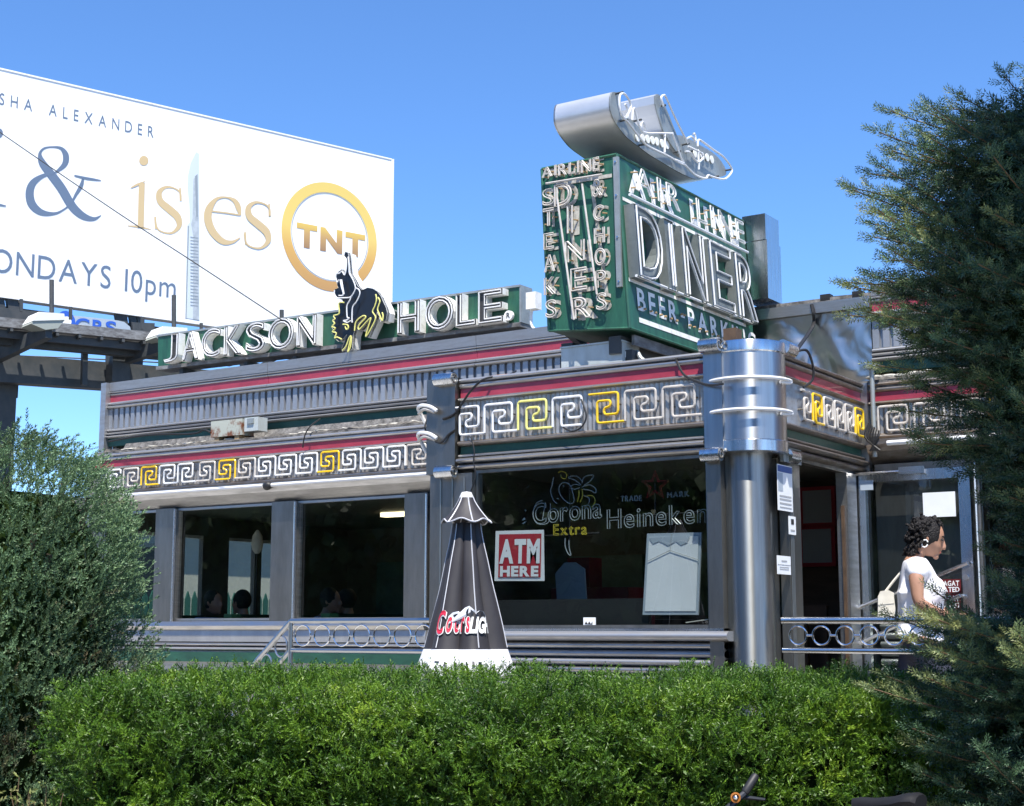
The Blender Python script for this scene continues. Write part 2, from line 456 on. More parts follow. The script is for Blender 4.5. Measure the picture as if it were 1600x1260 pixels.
def layout(text, off, x0, x1, gap=.12, space=.35):
    """letter rectangles for a word stretched between x0 and x1"""
    w = []; 
    for ch in text:
        if ch == ' ': w.append(None); continue
        b = GLYPH[(off, ch)]['bb']; w.append(b[2] - b[0])
    tot = sum((x if x is not None else space) for x in w) + gap * (len(text) - 1); k = (x1 - x0) / tot; x = x0; out = []
    for ch, q in zip(text, w):
        if q is None: x += (space + gap) * k; continue
        out.append((ch, x, x + q * k)); x += (q + gap) * k
    return out
def flat_text(name, text, off, org, right, up, x0, x1, y0, y1, m, parent, h=.003, gap=.12, space=.35, slant=0, thick=.002, real_height=True):
    mb = MB()
    caps = GLYPH.get((off, 'H'), GLYPH[(off, 'E') if (off, 'E') in GLYPH else next(iter(GLYPH))])['bb']
    ch_h = caps[3] - caps[1]
    for ch, a, c in layout(text, off, x0, x1, gap, space):
        b = GLYPH[(off, ch)]['bb']; ky = (y1 - y0) / ch_h
        Letter(ch, off, org, right, up, a, y0 + b[1] * ky, c, y0 + b[3] * ky, slant).face(mb, h)
    return obj(name, mb, m, parent, recalc=False)

# a profile swept along a straight run: prof = [(out, z)...] where out is towards the street
def run(mb, prof, p, q, outv):
    p, q, outv = Vector(p), Vector(q), Vector(outv); n = len(prof)
    a = [Vector((p.x, p.y, 0)) + outv * o + VZ * z for o, z in prof]; b = [Vector((q.x, q.y, 0)) + outv * o + VZ * z for o, z in prof]
    mb.add(a + b, [(i, i + n, i + 1 + n, i + 1) for i in range(n - 1)] + [tuple(range(n)), tuple(range(2 * n - 1, n - 1, -1))])
def rib_prof(z0, z1, d0, d1, k=6):
    """a convex rolled rib between z0 and z1 sitting at depth d0 and bulging to d1, closed at the back"""
    out = [(-.02, z0)]
    for i in range(k + 1):
        t = i / k; out.append((d0 + (d1 - d0) * math.sin(math.pi * t) ** .6, z0 + (z1 - z0) * t))
    out.append((-.02, z1)); return out

# ================================================================== SETTING
g = MB().box((-900, -900, -.5), (900, 900, 0)); tag(obj('ground', g, 'asphalt'), kind='structure')
g = MB().box((-30, -4, .0), (30, 3.2, .10)); tag(obj('pavement', g, 'concrete'), kind='structure')
g = MB().box((-24, 3.6, .0), (6, 10.6, .006)); tag(obj('bounce_forecourt', g, 'bounce_forecourt'), kind='structure')  # pale slab added to bounce sunlight up onto the steel front
bed = [on_d(-300, 985, 4.9), on_d(2300, 985, 4.4), on_d(2300, 985, 8.2), on_d(-300, 985, 9.5)]
bed = [Vector((p.x, p.y, .104)) for p in bed]
tag(obj('planting_bed', MB().prism([Vector((p.x, p.y, .0)) for p in bed], (0, 0, .16)), 'soil'), kind='structure')
g = MB().box((-3.78, 8.60, .0), (2.2, 10.26, .745)); tag(obj('entrance_landing', g, 'concrete'), kind='structure')
g = MB().box((-9.6, 9.05, .0), (-6.38, 10.24, .70)); tag(obj('side_landing', g, 'concrete'), kind='structure')

# ================================================================== DINER
YF, XL, XR, YW, XE, YU, YB = 8.567, -6.32, -3.79, 10.32, -11.85, 10.75, 14.3
XFAR = 2.4
DY, DX = (0, -1, 0), (1, 0, 0)
D = thing('diner', 'stainless steel diner with red striped fascia, greek key neon and large windows', 'diner', loc=(-6, 10.5, 0))
def dpart(name, mb, m, parent=None, smooth=False): return obj(name, mb, m, parent or D, smooth)

# foundation and floors
dpart('foundation', MB().box((XE + .05, YW + .03, 0), (XFAR, YB, .74)).box((XL + .04, YF + .06, 0), (XR - .06, YW + .03, .74)), 'concrete')
dpart('floor', MB().box((XE + .06, YW + .04, .74), (XFAR - .05, YB - .06, .76)).box((XL + .05, YF + .08, .741), (XR - .07, YW + .04, .762)), 'floor_tile')
dpart('ceiling', MB().box((XE + .06, YW + .06, 2.86), (XFAR - .05, YB - .06, 2.90)).box((XL + .06, YF + .10, 2.80), (XR - .06, YW + .06, 2.84)), 'interior_dark')
dpart('roof', MB().box((XE, YW - .02, 3.36), (XFAR, YU + .2, 3.42)), 'tar')
dpart('roof', MB().box((XL + .02, YF + .02, 3.33), (XR - .02, YW - .02, 3.395)), 'tar')
dpart('roof', MB().box((-12.13, YU + .06, 4.12), (XFAR, YB - .1, 4.185)), 'tar')
# back wall with its row of windows
back = []
mb = MB().box((XE, YB - .06, .74), (XFAR, YB, 1.62)).box((XE, YB - .06, 2.52), (XFAR, YB, 4.12))
xs = XE
for a, c in back:
    mb.box((xs, YB - .06, 1.62), (a, YB, 2.52)); xs = c
mb.box((xs, YB - .06, 1.62), (XFAR, YB, 2.52))
dpart('back_wall', mb, 'interior_dark')
ew = [(10.62, 11.17), (11.535, 11.80), (12.20, 12.615), (12.725, 12.99)]
mb = MB().box((XE, YW + .05, .74), (XE + .06, YB - .06, 1.66)).box((XE, YW + .05, 2.66), (XE + .06, YB - .06, 3.36)); ys = YW + .05
for a, c in ew: mb.box((XE, ys, 1.66), (XE + .06, a, 2.66)); ys = c
mb.box((XE, ys, 1.66), (XE + .06, YB - .06, 2.66)); dpart('end_wall', mb, 'interior_dark')
for a, c in ew:
    w = dpart('window', MB().box((XE + .0, a, 2.63), (XE + .062, c, 2.662)).box((XE, a, 1.655), (XE + .062, c, 1.68)), 'letter_white')
    obj('pane', MB().sheet([(XE + .03, a, 1.68), (XE + .03, c, 1.68), (XE + .03, c, 2.63), (XE + .03, a, 2.63)]), 'window_glass', w)
dpart('end_wall', MB().box((XFAR - .06, YW + .05, .74), (XFAR, YB - .06, 3.36)), 'steel')
dpart('side_wall', MB().box((XL, YF + .05, .74), (XL + .05, YW + .02, 3.33)), 'steel')

# ---- fascia bands on a straight wall from p to q facing outv
def fascia(p, q, outv, wing=False, brown=False):
    st = 'steel_brown' if brown else 'steel'
    def band(name, z0, z1, d0, d1, m, k=6):
        mb = MB(); run(mb, rib_prof(z0, z1, d0, d1, k), p, q, outv); return dpart(name, mb, m, smooth=True)
    band('cornice_rib', 3.372, 3.405, .012, .036, 'steel_grey_paint' if not brown else st)
    band('cornice_rib', 3.332, 3.370, .012, .03, st)
    mb = MB(); run(mb, [(-.02, 3.268), (.012, 3.268), (.012, 3.331), (-.02, 3.331)], p, q, outv); dpart('red_stripe', mb, 'red_paint')
    band('rib', 3.238, 3.267, .015, .045, st)
    zb = 3.035 if wing else 2.965
    # key panel: shallow vertical flutes
    P, Q, O = Vector(p), Vector(q), Vector(outv); L = (Q - P).length; n = max(4, int(L / .036)); t = (Q - P).normalized(); mb = MB(); vs = []
    for i in range(n * 2 + 1):
        c = P + t * (L * i / (2 * n)) + O * (.004 if i % 2 else .013)
        vs += [(c.x, c.y, zb), (c.x, c.y, 3.237)]
    mb.add(vs, [(2 * i, 2 * i + 2, 2 * i + 3, 2 * i + 1) for i in range(n * 2)])
    dpart('fluted_panel', mb, 'key_panel')
    if wing:
        band('rib', 2.985, 3.034, .012, .05, 'steel_brown')
        mb = MB(); run(mb, [(-.05, 2.81), (-.02, 2.81), (.10, 2.90), (.12, 2.945), (.12, 2.984), (-.05, 2.984)], p, q, outv); dpart('soffit', mb, 'steel_brown' if brown else 'steel')
    else:
        band('rib', 2.922, 2.964, .012, .05, 'steel_brown')
        mb = MB(); run(mb, [(-.02, 2.868), (.008, 2.868), (.008, 2.921), (-.02, 2.921)], p, q, outv); dpart('green_stripe', mb, 'green_paint')
        band('rib', 2.842, 2.867, .015, .04, st); band('rib', 2.80, 2.840, .03, .07, st); band('rib', 2.755, 2.798, .015, .05, st)
fascia((-6.075, YF, 0), (-4.165, YF, 0), DY)
fascia((XE, YW, 0), (XL - .002, YW, 0), DY, wing=True)
fascia((XR, 8.775, 0), (XR, YW - .06, 0), DX, brown=True)
fascia((XR + .065, YW, 0), (XFAR, YW, 0), DY, wing=True, brown=True)
dpart('corner_trim', MB().box((XR, YW - .058, 2.76), (XR + .062, YW + .0, 3.40)), 'steel')
dpart('corner_trim', MB().box((XE - .045, YW - .06, .76), (XE - .002, YW + .1, 3.38)), 'steel')

# ---- upper wall
def upper(x0, x1):
    p, q = (x0, YU, 0), (x1, YU, 0)
    def band(name, z0, z1, d0, d1, m, k=6):
        mb = MB(); run(mb, rib_prof(z0, z1, d0, d1, k), p, q, DY); return dpart(name, mb, m, smooth=True)
    mb = MB(); run(mb, [(-.05, 4.135), (.022, 4.135), (.03, 4.225), (-.05, 4.235)], p, q, DY); dpart('parapet_cap', mb, 'steel_grey_paint')
    band('rib', 4.112, 4.134, .010, .024, 'steel'); band('rib', 4.088, 4.110, .008, .018, 'steel')
    mb = MB(); run(mb, [(-.02, 4.018), (.006, 4.018), (.006, 4.087), (-.02, 4.087)], p, q, DY); dpart('red_stripe', mb, 'red_paint')
    band('rib', 3.982, 4.017, .015, .036, 'steel_grey_paint'); band('rib', 3.945, 3.980, .02, .05, 'steel')
    n = int((x1 - x0) / .080); step = (x1 - x0) / n; mb = MB(); vs = []
    for i in range(n):
        xa = x0 + i * step
        for dx, o in ((0, .014), (.62, .014), (.68, -.014), (.94, -.014)):
            c = xa + dx * step; vs += [(c, YU - o - .004, 3.735), (c, YU - o - .004, 3.944)]
    k = len(vs) // 2
    mb.add(vs, [(2 * i, 2 * i + 2, 2 * i + 3, 2 * i + 1) for i in range(k - 1)])
    dpart('corrugated_panel', mb, 'ribbed_blue')
    band('rib', 3.700, 3.734, .015, .04, 'steel_grey_paint', 4); band('rib', 3.666, 3.698, .02, .05, 'steel', 4); band('rib', 3.632, 3.664, .02, .055, 'steel_grey_paint', 4)
    mb = MB(); run(mb, [(-.02, 3.55), (.01, 3.55), (.01, 3.631), (-.02, 3.631)], p, q, DY); dpart('green_stripe', mb, 'green_paint')
xj = [-12.15, -9.92, -7.45, -4.93]
for a, c in zip(xj, xj[1:]): upper(a, c - .004)
upper(-3.84, XFAR)
dpart('corner_trim', MB().box((-12.23, YU - .07, 3.40), (-12.152, YU + .05, 4.225)), 'steel_grey_paint')
dpart('end_wall', MB().box((-12.15, YU + .05, 3.40), (-12.09, YB - .1, 4.12)), 'steel')
# billowed sheet-metal panel behind the big sign
nx, nz = 40, 22; mb = MB(); vs = []
for j in range(nz + 1):
    for i in range(nx + 1):
        x = -4.92 + 1.07 * i / nx; z = 3.42 + .63 * j / nz
        e = min(i, nx - i, j, nz - j) / 5; e = min(1, e)
        d = .05 * e * (noise.noise(Vector((x * 2.2, z * 1.2, 1.3))) + .45 * noise.noise(Vector((x * 6 + z * 3, z * 1.6, 4))))
        vs.append((x, YU - .01 + d, z))
mb.add(vs, [(j * (nx + 1) + i, j * (nx + 1) + i + 1, (j + 1) * (nx + 1) + i + 1, (j + 1) * (nx + 1) + i) for j in range(nz) for i in range(nx)])
dpart('billowed_panel', mb, 'steel_wavy', smooth=True)
dpart('parapet_rail', MB().box((-4.925, YU - .045, 4.052), (-3.846, YU + .05, 4.135)), 'steel')
mb = MB(); vs = [on_y(1246, 477, YU + .1), on_y(1290, 466, YU + .1), on_y(1340, 461, YU + .1), on_y(1420, 452, YU + .1), on_y(1500, 446, YU + .1)]
mb.tube([(p.x, p.y, p.z - .02) for p in vs], [.012, .03, .028, .035, .03], 6)
for p in vs[1:4]: mb.box((p.x - .03, p.y - .04, p.z - .03), (p.x + .05, p.y + .03, p.z + .022))
dpart('roof_edge', mb, 'black_rubber')
# rough tar at the foot of the upper wall
def tar_roll(x0, x1, n, y0, zc, m):
    mb = MB(); vs = []; k = 7
    for i in range(n + 1):
        x = x0 + (x1 - x0) * i / n
        for j in range(k):
            a = math.pi * j / (k - 1); r = .032 + .030 * noise.noise(Vector((x * 5, j * .9, y0))) + .02 * noise.noise(Vector((x * 17, j * 2, 3)))
            vs.append((x, y0 - math.cos(a) * (r + .14) * .8, zc + math.sin(a) * r * 1.1))
    mb.add(vs, [(i * k + j, (i + 1) * k + j, (i + 1) * k + j + 1, i * k + j + 1) for i in range(n) for j in range(k - 1)])
    return dpart('tar_seam', mb, m)
tar_roll(XE, -6.3, 130, YU - .22, 3.425, 'tar_light')
tar_roll(-3.72, -2.6, 30, YW + .12, 3.42, 'tar_light')
mb = MB(); R9 = random.Random(4)
for a, c in ((-11.7, -9.9), (-9.7, -8.9), (-8.75, -6.5)):
    n = int((c - a) / .06); mb.tube([(a + (c - a) * i / n, YU - .26 + R9.uniform(-.03, .03), 3.462 + R9.uniform(-.006, .008)) for i in range(n + 1)], [R9.uniform(.003, .014) for i in range(n + 1)], 5)
for x in np.linspace(-3.7, -2.7, 12): mb.sphere((x, YW + .06 + R9.uniform(-.03, .03), 3.45), (R9.uniform(.04, .08), .05, R9.uniform(.01, .03)), 7, 5)
dpart('mortar_streaks', mb, 'letter_cream')['kind'] = 'stuff'
mb = MB(); run(mb, [(.05, 3.41), (.09, 3.41), (.0, 3.56), (-.02, 3.56)], (XE, YU - .04, 0), (-6.0, YU - .04, 0), DY); dpart('flashing', mb, 'tar')

# ---- greek key neon
KEY = [(0, 0), (0, 1), (.83, 1), (.83, .27), (.44, .27), (.44, .5), (.62, .54), (.62, .75), (.25, .75), (.25, 0), (1, 0)]
def greek_key(org, right, outv, w, h, m, mirror=False, lead=True, tail=True):
    org, right, outv = Vector(org), Vector(right), Vector(outv); pts = list(KEY)
    if not lead: pts = [(.02, 1)] + pts[2:]
    if not tail: pts = pts[:-1] + [(.82, 0)]
    if mirror: pts = [(1 - a, c) for a, c in pts]
    q = [org + right * (a * w) + VZ * (c * h) + outv * .05 for a, c in pts]
    k = dpart('neon_key', MB().tube(round_path(q, .022), .0088, 7), m, smooth=True)
    mb = MB()
    for a, c in ((.5, 1.0), (.83, .6), (.25, .35), (.6, 0)):
        if mirror: a = 1 - a
        b = org + right * (a * w) + VZ * (c * h); mb.tube([b + outv * .0, b + outv * .047], .006, 5)
    obj('tube_support', mb, 'steel_dark', k)
    return k
cols = ['tube_white', 'tube_white', 'tube_pale_yellow', 'tube_white', 'tube_yellow', 'tube_cream', 'tube_cream']
pw = 1.945 / 7
for i, m in enumerate(cols): greek_key((-6.122 + i * pw, YF, 3.0), (1, 0, 0), DY, pw * .985, .195, m, lead=i not in (0, 4), tail=i != 3)
pw = 4.02 / 16
for i in range(16):
    m = 'tube_yellow' if i in (2, 6, 11) else ('tube_cream' if i in (1, 5, 7, 15) else 'tube_white')
    greek_key((-11.63 + i * pw, YW, 3.055), (1, 0, 0), DY, pw * (.94 if i in (4, 5, 14) else .985), .175, m, mirror=5 <= i <= 14)
pw = 1.16 / 6
for i in range(6):
    m = ['tube_cream', 'tube_yellow', 'tube_cream', 'tube_cream', 'tube_cream', 'tube_yellow'][i]
    greek_key((XR, 9.075 + i * pw, 3.005), (0, 1, 0), DX, pw * .985, .19, m, lead=i not in (0,))
pw = .262
for i in range(6):
    m = 'tube_yellow' if i == 3 else 'tube_cream'
    greek_key((-3.655 + i * pw, YW, 3.045), (1, 0, 0), DY, pw * .97, .175, m)
# ---- white strip lamps below the wing fascia
for a, c in ((-11.62, -9.44), (-9.33, -6.40)): dpart('strip_tube', MB().tube([(a, YW - .138, 2.956), (c, YW - .138, 2.956)], .018, 8), 'tube_white', smooth=True)
for a, c in ((-3.56, -2.95), (-2.85, -1.4)): dpart('strip_tube', MB().tube([(a, YW - .15, 2.945), (c, YW - .15, 2.945)], .018, 8), 'tube_white', smooth=True)
mb = MB()
for x in (-9.385, -6.44): mb.sphere((x, YW - .14, 2.95), (.05, .035, .04), 8, 6)
dpart('lamp_socket', mb, 'black_rubber', smooth=True)

# ---- vestibule pilasters, scrolls and corner column
dpart('pilaster', MB().box((-6.335, YF - .062, 2.735), (-6.088, YF + .05, 3.415)), 'steel_dark')
dpart('pilaster', MB().box((-6.315, YF - .04, .74), (-5.955, YF + .05, 2.733)), 'steel_dark')
dpart('pilaster', MB().box((-4.158, YF - .062, 2.735), (-4.03, YF + .05, 3.43)), 'steel_column')
dpart('pilaster', MB().box((-4.155, YF - .045, .74), (-4.06, YF + .05, 2.733)), 'steel_dark')
mb = MB()
for x in (-6.22, -6.12, -6.02): mb.tube([(x, YF - .042, .8), (x, YF - .042, 2.70)], .007, 6)
dpart('pilaster_trim', mb, 'steel_dark', smooth=True)
def scroll(c, axis, ln, r=.045):
    c, axis = Vector(c), Vector(axis); s = MB().tube([c - axis * ln / 2, c + axis * ln / 2], r, 14)
    e = axis * (ln / 2 + .003)
    o = dpart('scroll_cap', s, 'steel_bright', smooth=True)
    t = [c + e + (VZ * math.sin(a) + axis.cross(VZ) * math.cos(a)) * (r * .85 * (1 - a / 14)) for a in [i * .5 for i in range(20)]]
    obj('spiral_edge', MB().tube(t, .004, 5), 'steel_dark', o)
scroll((-6.16, YF - .085, 3.40), (1, 0, 0), .16); scroll((-6.15, YF - .085, 2.745), (1, 0, 0), .15)
scroll((-4.095, YF - .085, 3.43), (1, 0, 0), .135); scroll((-4.10, YF - .085, 2.735), (1, 0, 0), .13)
scroll((XR + .03, 8.92, 3.44), (0, 1, 0), .16, .05); scroll((XR + .03, 8.93, 2.745), (0, 1, 0), .15)
CC, CS = (-3.958, 8.742, 0), (-3.985, 8.735, 0)
dpart('corner_column', MB().lathe([(.0, 3.43), (.237, 3.43), (.237, 2.795), (.0, 2.795)], 48, CC), 'steel_column', smooth=True)
dpart('column_ring', MB().lathe([(.15, 3.452), (.241, 3.452), (.245, 3.44), (.245, 3.385), (.238, 3.378)], 48, CC), 'steel_bright', smooth=True)
dpart('column_ring', MB().lathe([(.238, 2.825), (.245, 2.818), (.245, 2.752), (.215, 2.742), (.1, 2.742)], 48, CC), 'steel_bright', smooth=True)
dpart('column_shaft', MB().lathe([(.165, 2.742), (.165, .74)], 40, CS), 'steel_shaft', smooth=True)
dpart('column_base', MB().box((-4.058, 8.70, .74), (-3.86, 8.93, 2.73)), 'steel_dark')
ac = math.atan2(-CC[1], -CC[0] )
a_cam = math.atan2(0 - CC[1], 0 - CC[0])
for z in (3.205, 3.005):
    pts = [Vector(CC) + Vector((math.cos(a_cam + t) * .276, math.sin(a_cam + t) * .276, z)) for t in np.linspace(-1.42, 1.30, 22)]
    end = [Vector(CC) + Vector((math.cos(a_cam + 1.30 - .2 * k) * (.276 - .010 * k), math.sin(a_cam + 1.30 - .2 * k) * (.276 - .010 * k), z - .018)) for k in (1, 2)]
    k = dpart('neon_arc', MB().tube(pts + [pts[-1]  - VZ * .012] + end, .0115, 8), 'tube_white', smooth=True)
    mb = MB()
    for t in (-1.0, -.3, .35, 1.0):
        d = Vector((math.cos(a_cam + t), math.sin(a_cam + t), 0)); mb.tube([Vector(CC) + d * .235 + VZ * z, Vector(CC) + d * .270 + VZ * z], .007, 5)
    obj('tube_support', mb, 'steel_dark', k)
# bent neon arcs on the far side of the left pilaster
for z in (3.20, 3.005):
    pts = [(-6.40, YF + .03, z - .10), (-6.43, YF - .0, z - .02), (-6.42, YF - .05, z + .02), (-6.36, YF - .09, z + .03), (-6.28, YF - .10, z + .015), (-6.22, YF - .095, z - .02)]
    dpart('neon_arc', MB().tube(smooth_path(pts, 5), .0135, 8), 'tube_white', smooth=True)
    pts = [(-6.24, YF - .093, z - .028), (-6.33, YF - .095, z - .0), (-6.41, YF - .055, z - .02)]
    dpart('neon_arc', MB().tube(smooth_path(pts, 5), .0115, 8), 'tube_cream', smooth=True)

# ---- windows
def window(x0, x1, z0, z1, y, fm='steel', fw=.022, panes=1):
    w = dpart('window', MB().box((x0, y - .02, z0), (x0 + fw, y + .03, z1)).box((x1 - fw, y - .02, z0), (x1, y + .03, z1)).box((x0 + fw, y - .021, z0), (x1 - fw, y + .03, z0 + fw)).box((x0 + fw, y - .021, z1 - fw), (x1 - fw, y + .03, z1)), fm)
    obj('pane', MB().sheet([(x0 + fw, y + .004, z0 + fw), (x1 - fw, y + .004, z0 + fw), (x1 - fw, y + .004, z1 - fw), (x0 + fw, y + .004, z1 - fw)]), 'window_glass', w)
    return w
window(-5.952, -4.162, 1.662, 2.752, YF + .02, 'steel_dark')
dpart('window_sill', MB().box((-5.952, YF - .05, 1.645), (-4.06, YF + .03, 1.661)), 'steel_bright')
wing = [(-11.62, -10.93), (-10.665, -9.425), (-9.135, -7.895), (-3.0, -2.1), (-1.9, -.6), (-.3, 1.2)]
for a, c in wing: window(a, c, 1.738, 2.808, YW + .02, 'steel')
for a, c in ((XE, -11.622), (-10.928, -10.667), (-9.423, -9.137), (-7.893, -7.655), (-3.70, -3.002), (-2.098, -1.902), (-.598, -.302), (1.202, XFAR)):
    dpart('pilaster', MB().box((a, YW - .03, 1.70), (c, YW + .05, 2.812)), 'steel_dark')
    k = MB().tube([(c + .006, YW - .038, 1.70), (c + .006, YW - .038, 2.80)], .013, 8); dpart('pilaster_trim', k, 'steel_bright', smooth=True)
dpart('wall_panel', MB().box((-7.652, YW - .0, .74), (XL - .002, YW + .05, 2.812)), 'steel_dark')
dpart('inner_post', MB().box((-7.50, YW - .05, 1.70), (-7.36, YW - .002, 2.80)), 'steel_dark')

# ---- lower walls: rolled ribs
def lower_wall(x0, x1, y, zt, n, pitch, green=None):
    z = zt
    for i in range(n):
        m = 'steel_grey_paint' if i % 3 else 'steel'
        mb = MB(); run(mb, rib_prof(z - pitch + .004, z, .012, .045), (x0, y, 0), (x1, y, 0), DY); dpart('wall_rib', mb, m, smooth=True); z -= pitch
    mb = MB(); run(mb, [(-.02, .74), (.004, .74), (.004, z), (-.02, z)], (x0, y, 0), (x1, y, 0), DY); dpart('wall_panel', mb, green or 'steel')
mb = MB(); run(mb, rib_prof(1.583, 1.644, .05, .09), (-5.953, YF, 0), (-4.02, YF, 0), DY); dpart('ledge', mb, 'steel_grey_paint', smooth=True)
lower_wall(-5.953, -4.06, YF, 1.578, 8, .052, 'green_paint')
mb = MB(); run(mb, [(-.02, 1.655), (.05, 1.655), (.075, 1.69), (.05, 1.73), (-.02, 1.735)], (XE, YW, 0), (-7.655, YW, 0), DY); dpart('ledge', mb, 'steel')
mb = MB(); run(mb, [(-.02, 1.545), (.03, 1.545), (.038, 1.60), (.03, 1.652), (-.02, 1.652)], (XE, YW, 0), (-7.655, YW, 0), DY); dpart('wall_rib', mb, 'ribbed_blue')
lower_wall(XE, -7.655, YW, 1.54, 2, .04)
lower_wall(-3.70, XFAR, YW, 1.70, 8, .06)
mb = MB(); run(mb, [(.0, 1.36), (.048, 1.36), (.048, 1.45), (.0, 1.45)], (XE, YW, 0), (-7.655, YW, 0), DY); dpart('green_stripe', mb, 'green_paint')

# ---- right face of the vestibule: post, doorway, open glass door
dpart('door_post', MB().box((XR - .06, 8.935, .745), (XR + .004, 9.125, 2.73)), 'steel_dark')
mb = MB()
for y in (8.955, 8.975, 8.995): mb.tube([(XR + .006, y, .8), (XR + .006, y, 2.7)], .006, 6)
dpart('post_flute', mb, 'steel_dark', smooth=True)
p0, p1 = on_x(1216, 690, XR), on_x(1246, 728, XR)
dpart('junction_cover', MB().box((XR + .006, p0.y + .01, p1.z), (XR + .03, p1.y - .005, p0.z)), 'galvanised')
dpart('door_jamb', MB().box((XR - .06, 9.92, .745), (XR + .02, 10.10, 2.73)), 'steel')
dpart('door_jamb', MB().box((XR - .022, 9.898, .745), (XR + .0, 9.918, 2.50)), 'brown_trim')
dpart('door_head', MB().box((XR - .06, 8.935, 2.732), (XR + .0, 10.258, 2.79)), 'steel_dark')
dpart('wall_panel', MB().box((XR - .06, 10.102, .745), (XR - .0, YW - .06, 2.73)), 'steel_dark')
hy = 10.15
dx0, dx1 = -3.80 + .025, -2.985
door = dpart('door', MB().box((dx0, hy - .025, .79), (dx0 + .06, hy + .025, 2.745)).box((dx1 - .078, hy - .025, .79), (dx1, hy + .025, 2.745)).box((dx0 + .06, hy - .0245, 2.672), (dx1 - .078, hy + .0245, 2.745)).box((dx0 + .06, hy - .0245, .79), (dx1 - .078, hy + .0245, 1.02)), 'steel_bright')
obj('pane', MB().sheet([(dx0 + .06, hy, 1.02), (dx1 - .078, hy, 1.02), (dx1 - .078, hy, 2.672), (dx0 + .06, hy, 2.672)]), 'window_glass', door)
for (u0, v0, u1, v1) in ((1329, 955, 1512, 880), (1330, 1012, 1500, 931)):
    a, c = on_y(u0, v0, hy - .09), on_y(u1, v1, hy - .09)
    mb = MB().tube([a, c], .013, 8).tube([c, c + Vector((0, .07, 0))], .013, 8).tube([a + (c - a) * .06, a + (c - a) * .06 + Vector((0, .07, 0))], .011, 8)
    obj('push_bar', mb, 'satin_tube', door, smooth=True)
a = on_y(1509, 902, hy - .03); obj('lock', MB().tube([a + Vector((0, .01, 0)), a - Vector((0, .012, 0))], .020, 14), 'chrome', door, smooth=True)
a = on_y(1330, 742, hy - .05); c = on_y(1440, 735, hy - .05)
obj('door_closer', MB().tube([a - Vector((.07, 0, 0)), c], .011, 6).box((c.x - .16, hy - .06, c.z - .02), (c.x + .02, hy - .026, c.z + .03)), 'satin_tube', door)
p = on_y(1338, 752, hy - .027); q = on_y(1358, 766, hy - .027)
obj('hinge_plate', MB().box((p.x + .03, hy - .032, q.z), (q.x + .03, hy - .026, p.z)), 'sticker_grey', door)

# ---- interior
dpart('low_partition', MB().box((-5.90, YF + .10, .76), (-4.66, YF + .14, 1.855)), 'partition')
dpart('counter', MB().box((-11.2, 13.0, .76), (-4.0, 13.5, 1.75)), 'interior_wood')
dpart('interior_wall', MB().box((-5.0, 11.6, .76), (-3.9, 11.66, 2.86)), 'interior_wood')
dpart('interior_wall', MB().box((-3.9, 10.7, .76), (-3.86, 13.4, 2.86)), 'interior_dark')
for i in range(6):
    x = -11.3 + i * 1.25; dpart('wall_panel', MB().box((x, YB - .10, 1.80), (x + 1.1, YB - .062, 2.45)), 'teal_tile')
dpart('back_shelf', MB().box((-11.3, YB - .38, 1.72), (-4.2, YB - .064, 1.76)), 'steel')
def booth(x, label):
    t = thing('booth', label, 'booth', 'booths behind the wing windows', (x, 10.9, .76))
    obj('seat', MB().box((x, 10.5, .765), (x + .48, 11.6, 1.22)), 'vinyl_green', t)
    obj('backrest', MB().box((x + .02, 10.49, 1.222), (x + .12, 11.61, 1.80)), 'vinyl_green', t)
    obj('table', MB().box((x + .60, 10.52, 1.47), (x + 1.12, 11.55, 1.51)).tube([(x + .86, 11.0, .77), (x + .86, 11.0, 1.47)], .04, 8), 'interior_wood', t)
for i, x in enumerate((-11.4, -10.2, -9.0, -7.9)):
    booth(x, 'dark green booth and table ' + ['behind the partly hidden leftmost wing window', 'behind the wing window with the pale view through', 'behind the left half of the darkest wing window', 'at the right end of the darkest wing window'][i])
for i, (x, y, ln) in enumerate(((-9.75, 12.3, .72), (-8.95, 12.3, .62))):
    o = obj('ceiling_lamp', MB().box((x, y, 2.815), (x + ln, y + .10, 2.858)), 'lamp_glow')
    tag(o, ['long yellowish lit ceiling lamp seen through the darkest wing window', 'short yellowish lit ceiling lamp beside the long one inside the diner'][i], 'ceiling lamp', 'ceiling lamps inside the diner')
t = thing('pendant_lamp', 'cream tulip shaded lamp on a dark stem inside the wing window', 'lamp', loc=(0, 0, 0))
p = on_y(402, 850, 11.3)
obj('shade', MB().lathe([(.012, .14), (.05, .08), (.062, 0), (.05, -.06), (.02, -.1)], 14, p), 'bag', t, smooth=True)
obj('stem', MB().tube([(p.x, p.y, p.z - .09), (p.x, p.y, 1.51)], .010, 6), 'black_rubber', t)
# cabinet seen inside the vestibule window
t = thing('vending_cabinet', 'red cabinet with a rounded grey screen standing inside the vestibule window', 'cabinet', loc=(-5.3, 9.6, .76))
a, c = on_y(870, 958, 9.5), on_y(915, 885, 9.5)
obj('body', MB().box((a.x - .05, 9.5, .765), (c.x + .35, 9.9, a.z + .18)), 'vinyl_maroon', t)
obj('screen', MB().prism([(a.x + .02, 9.48, a.z), (c.x + .02, 9.48, a.z), (c.x - .0, 9.48, c.z - .02), (c.x - .08, 9.48, c.z + .03), (a.x + .08, 9.48, c.z + .03), (a.x + .0, 9.48, c.z - .05)], (0, .016, 0)), 'sticker_grey', t)
obj('sign_top', MB().box((a.x + .08, 9.52, a.z + .182), (c.x + .02, 9.7, a.z + .40)), 'vinyl_maroon', t)

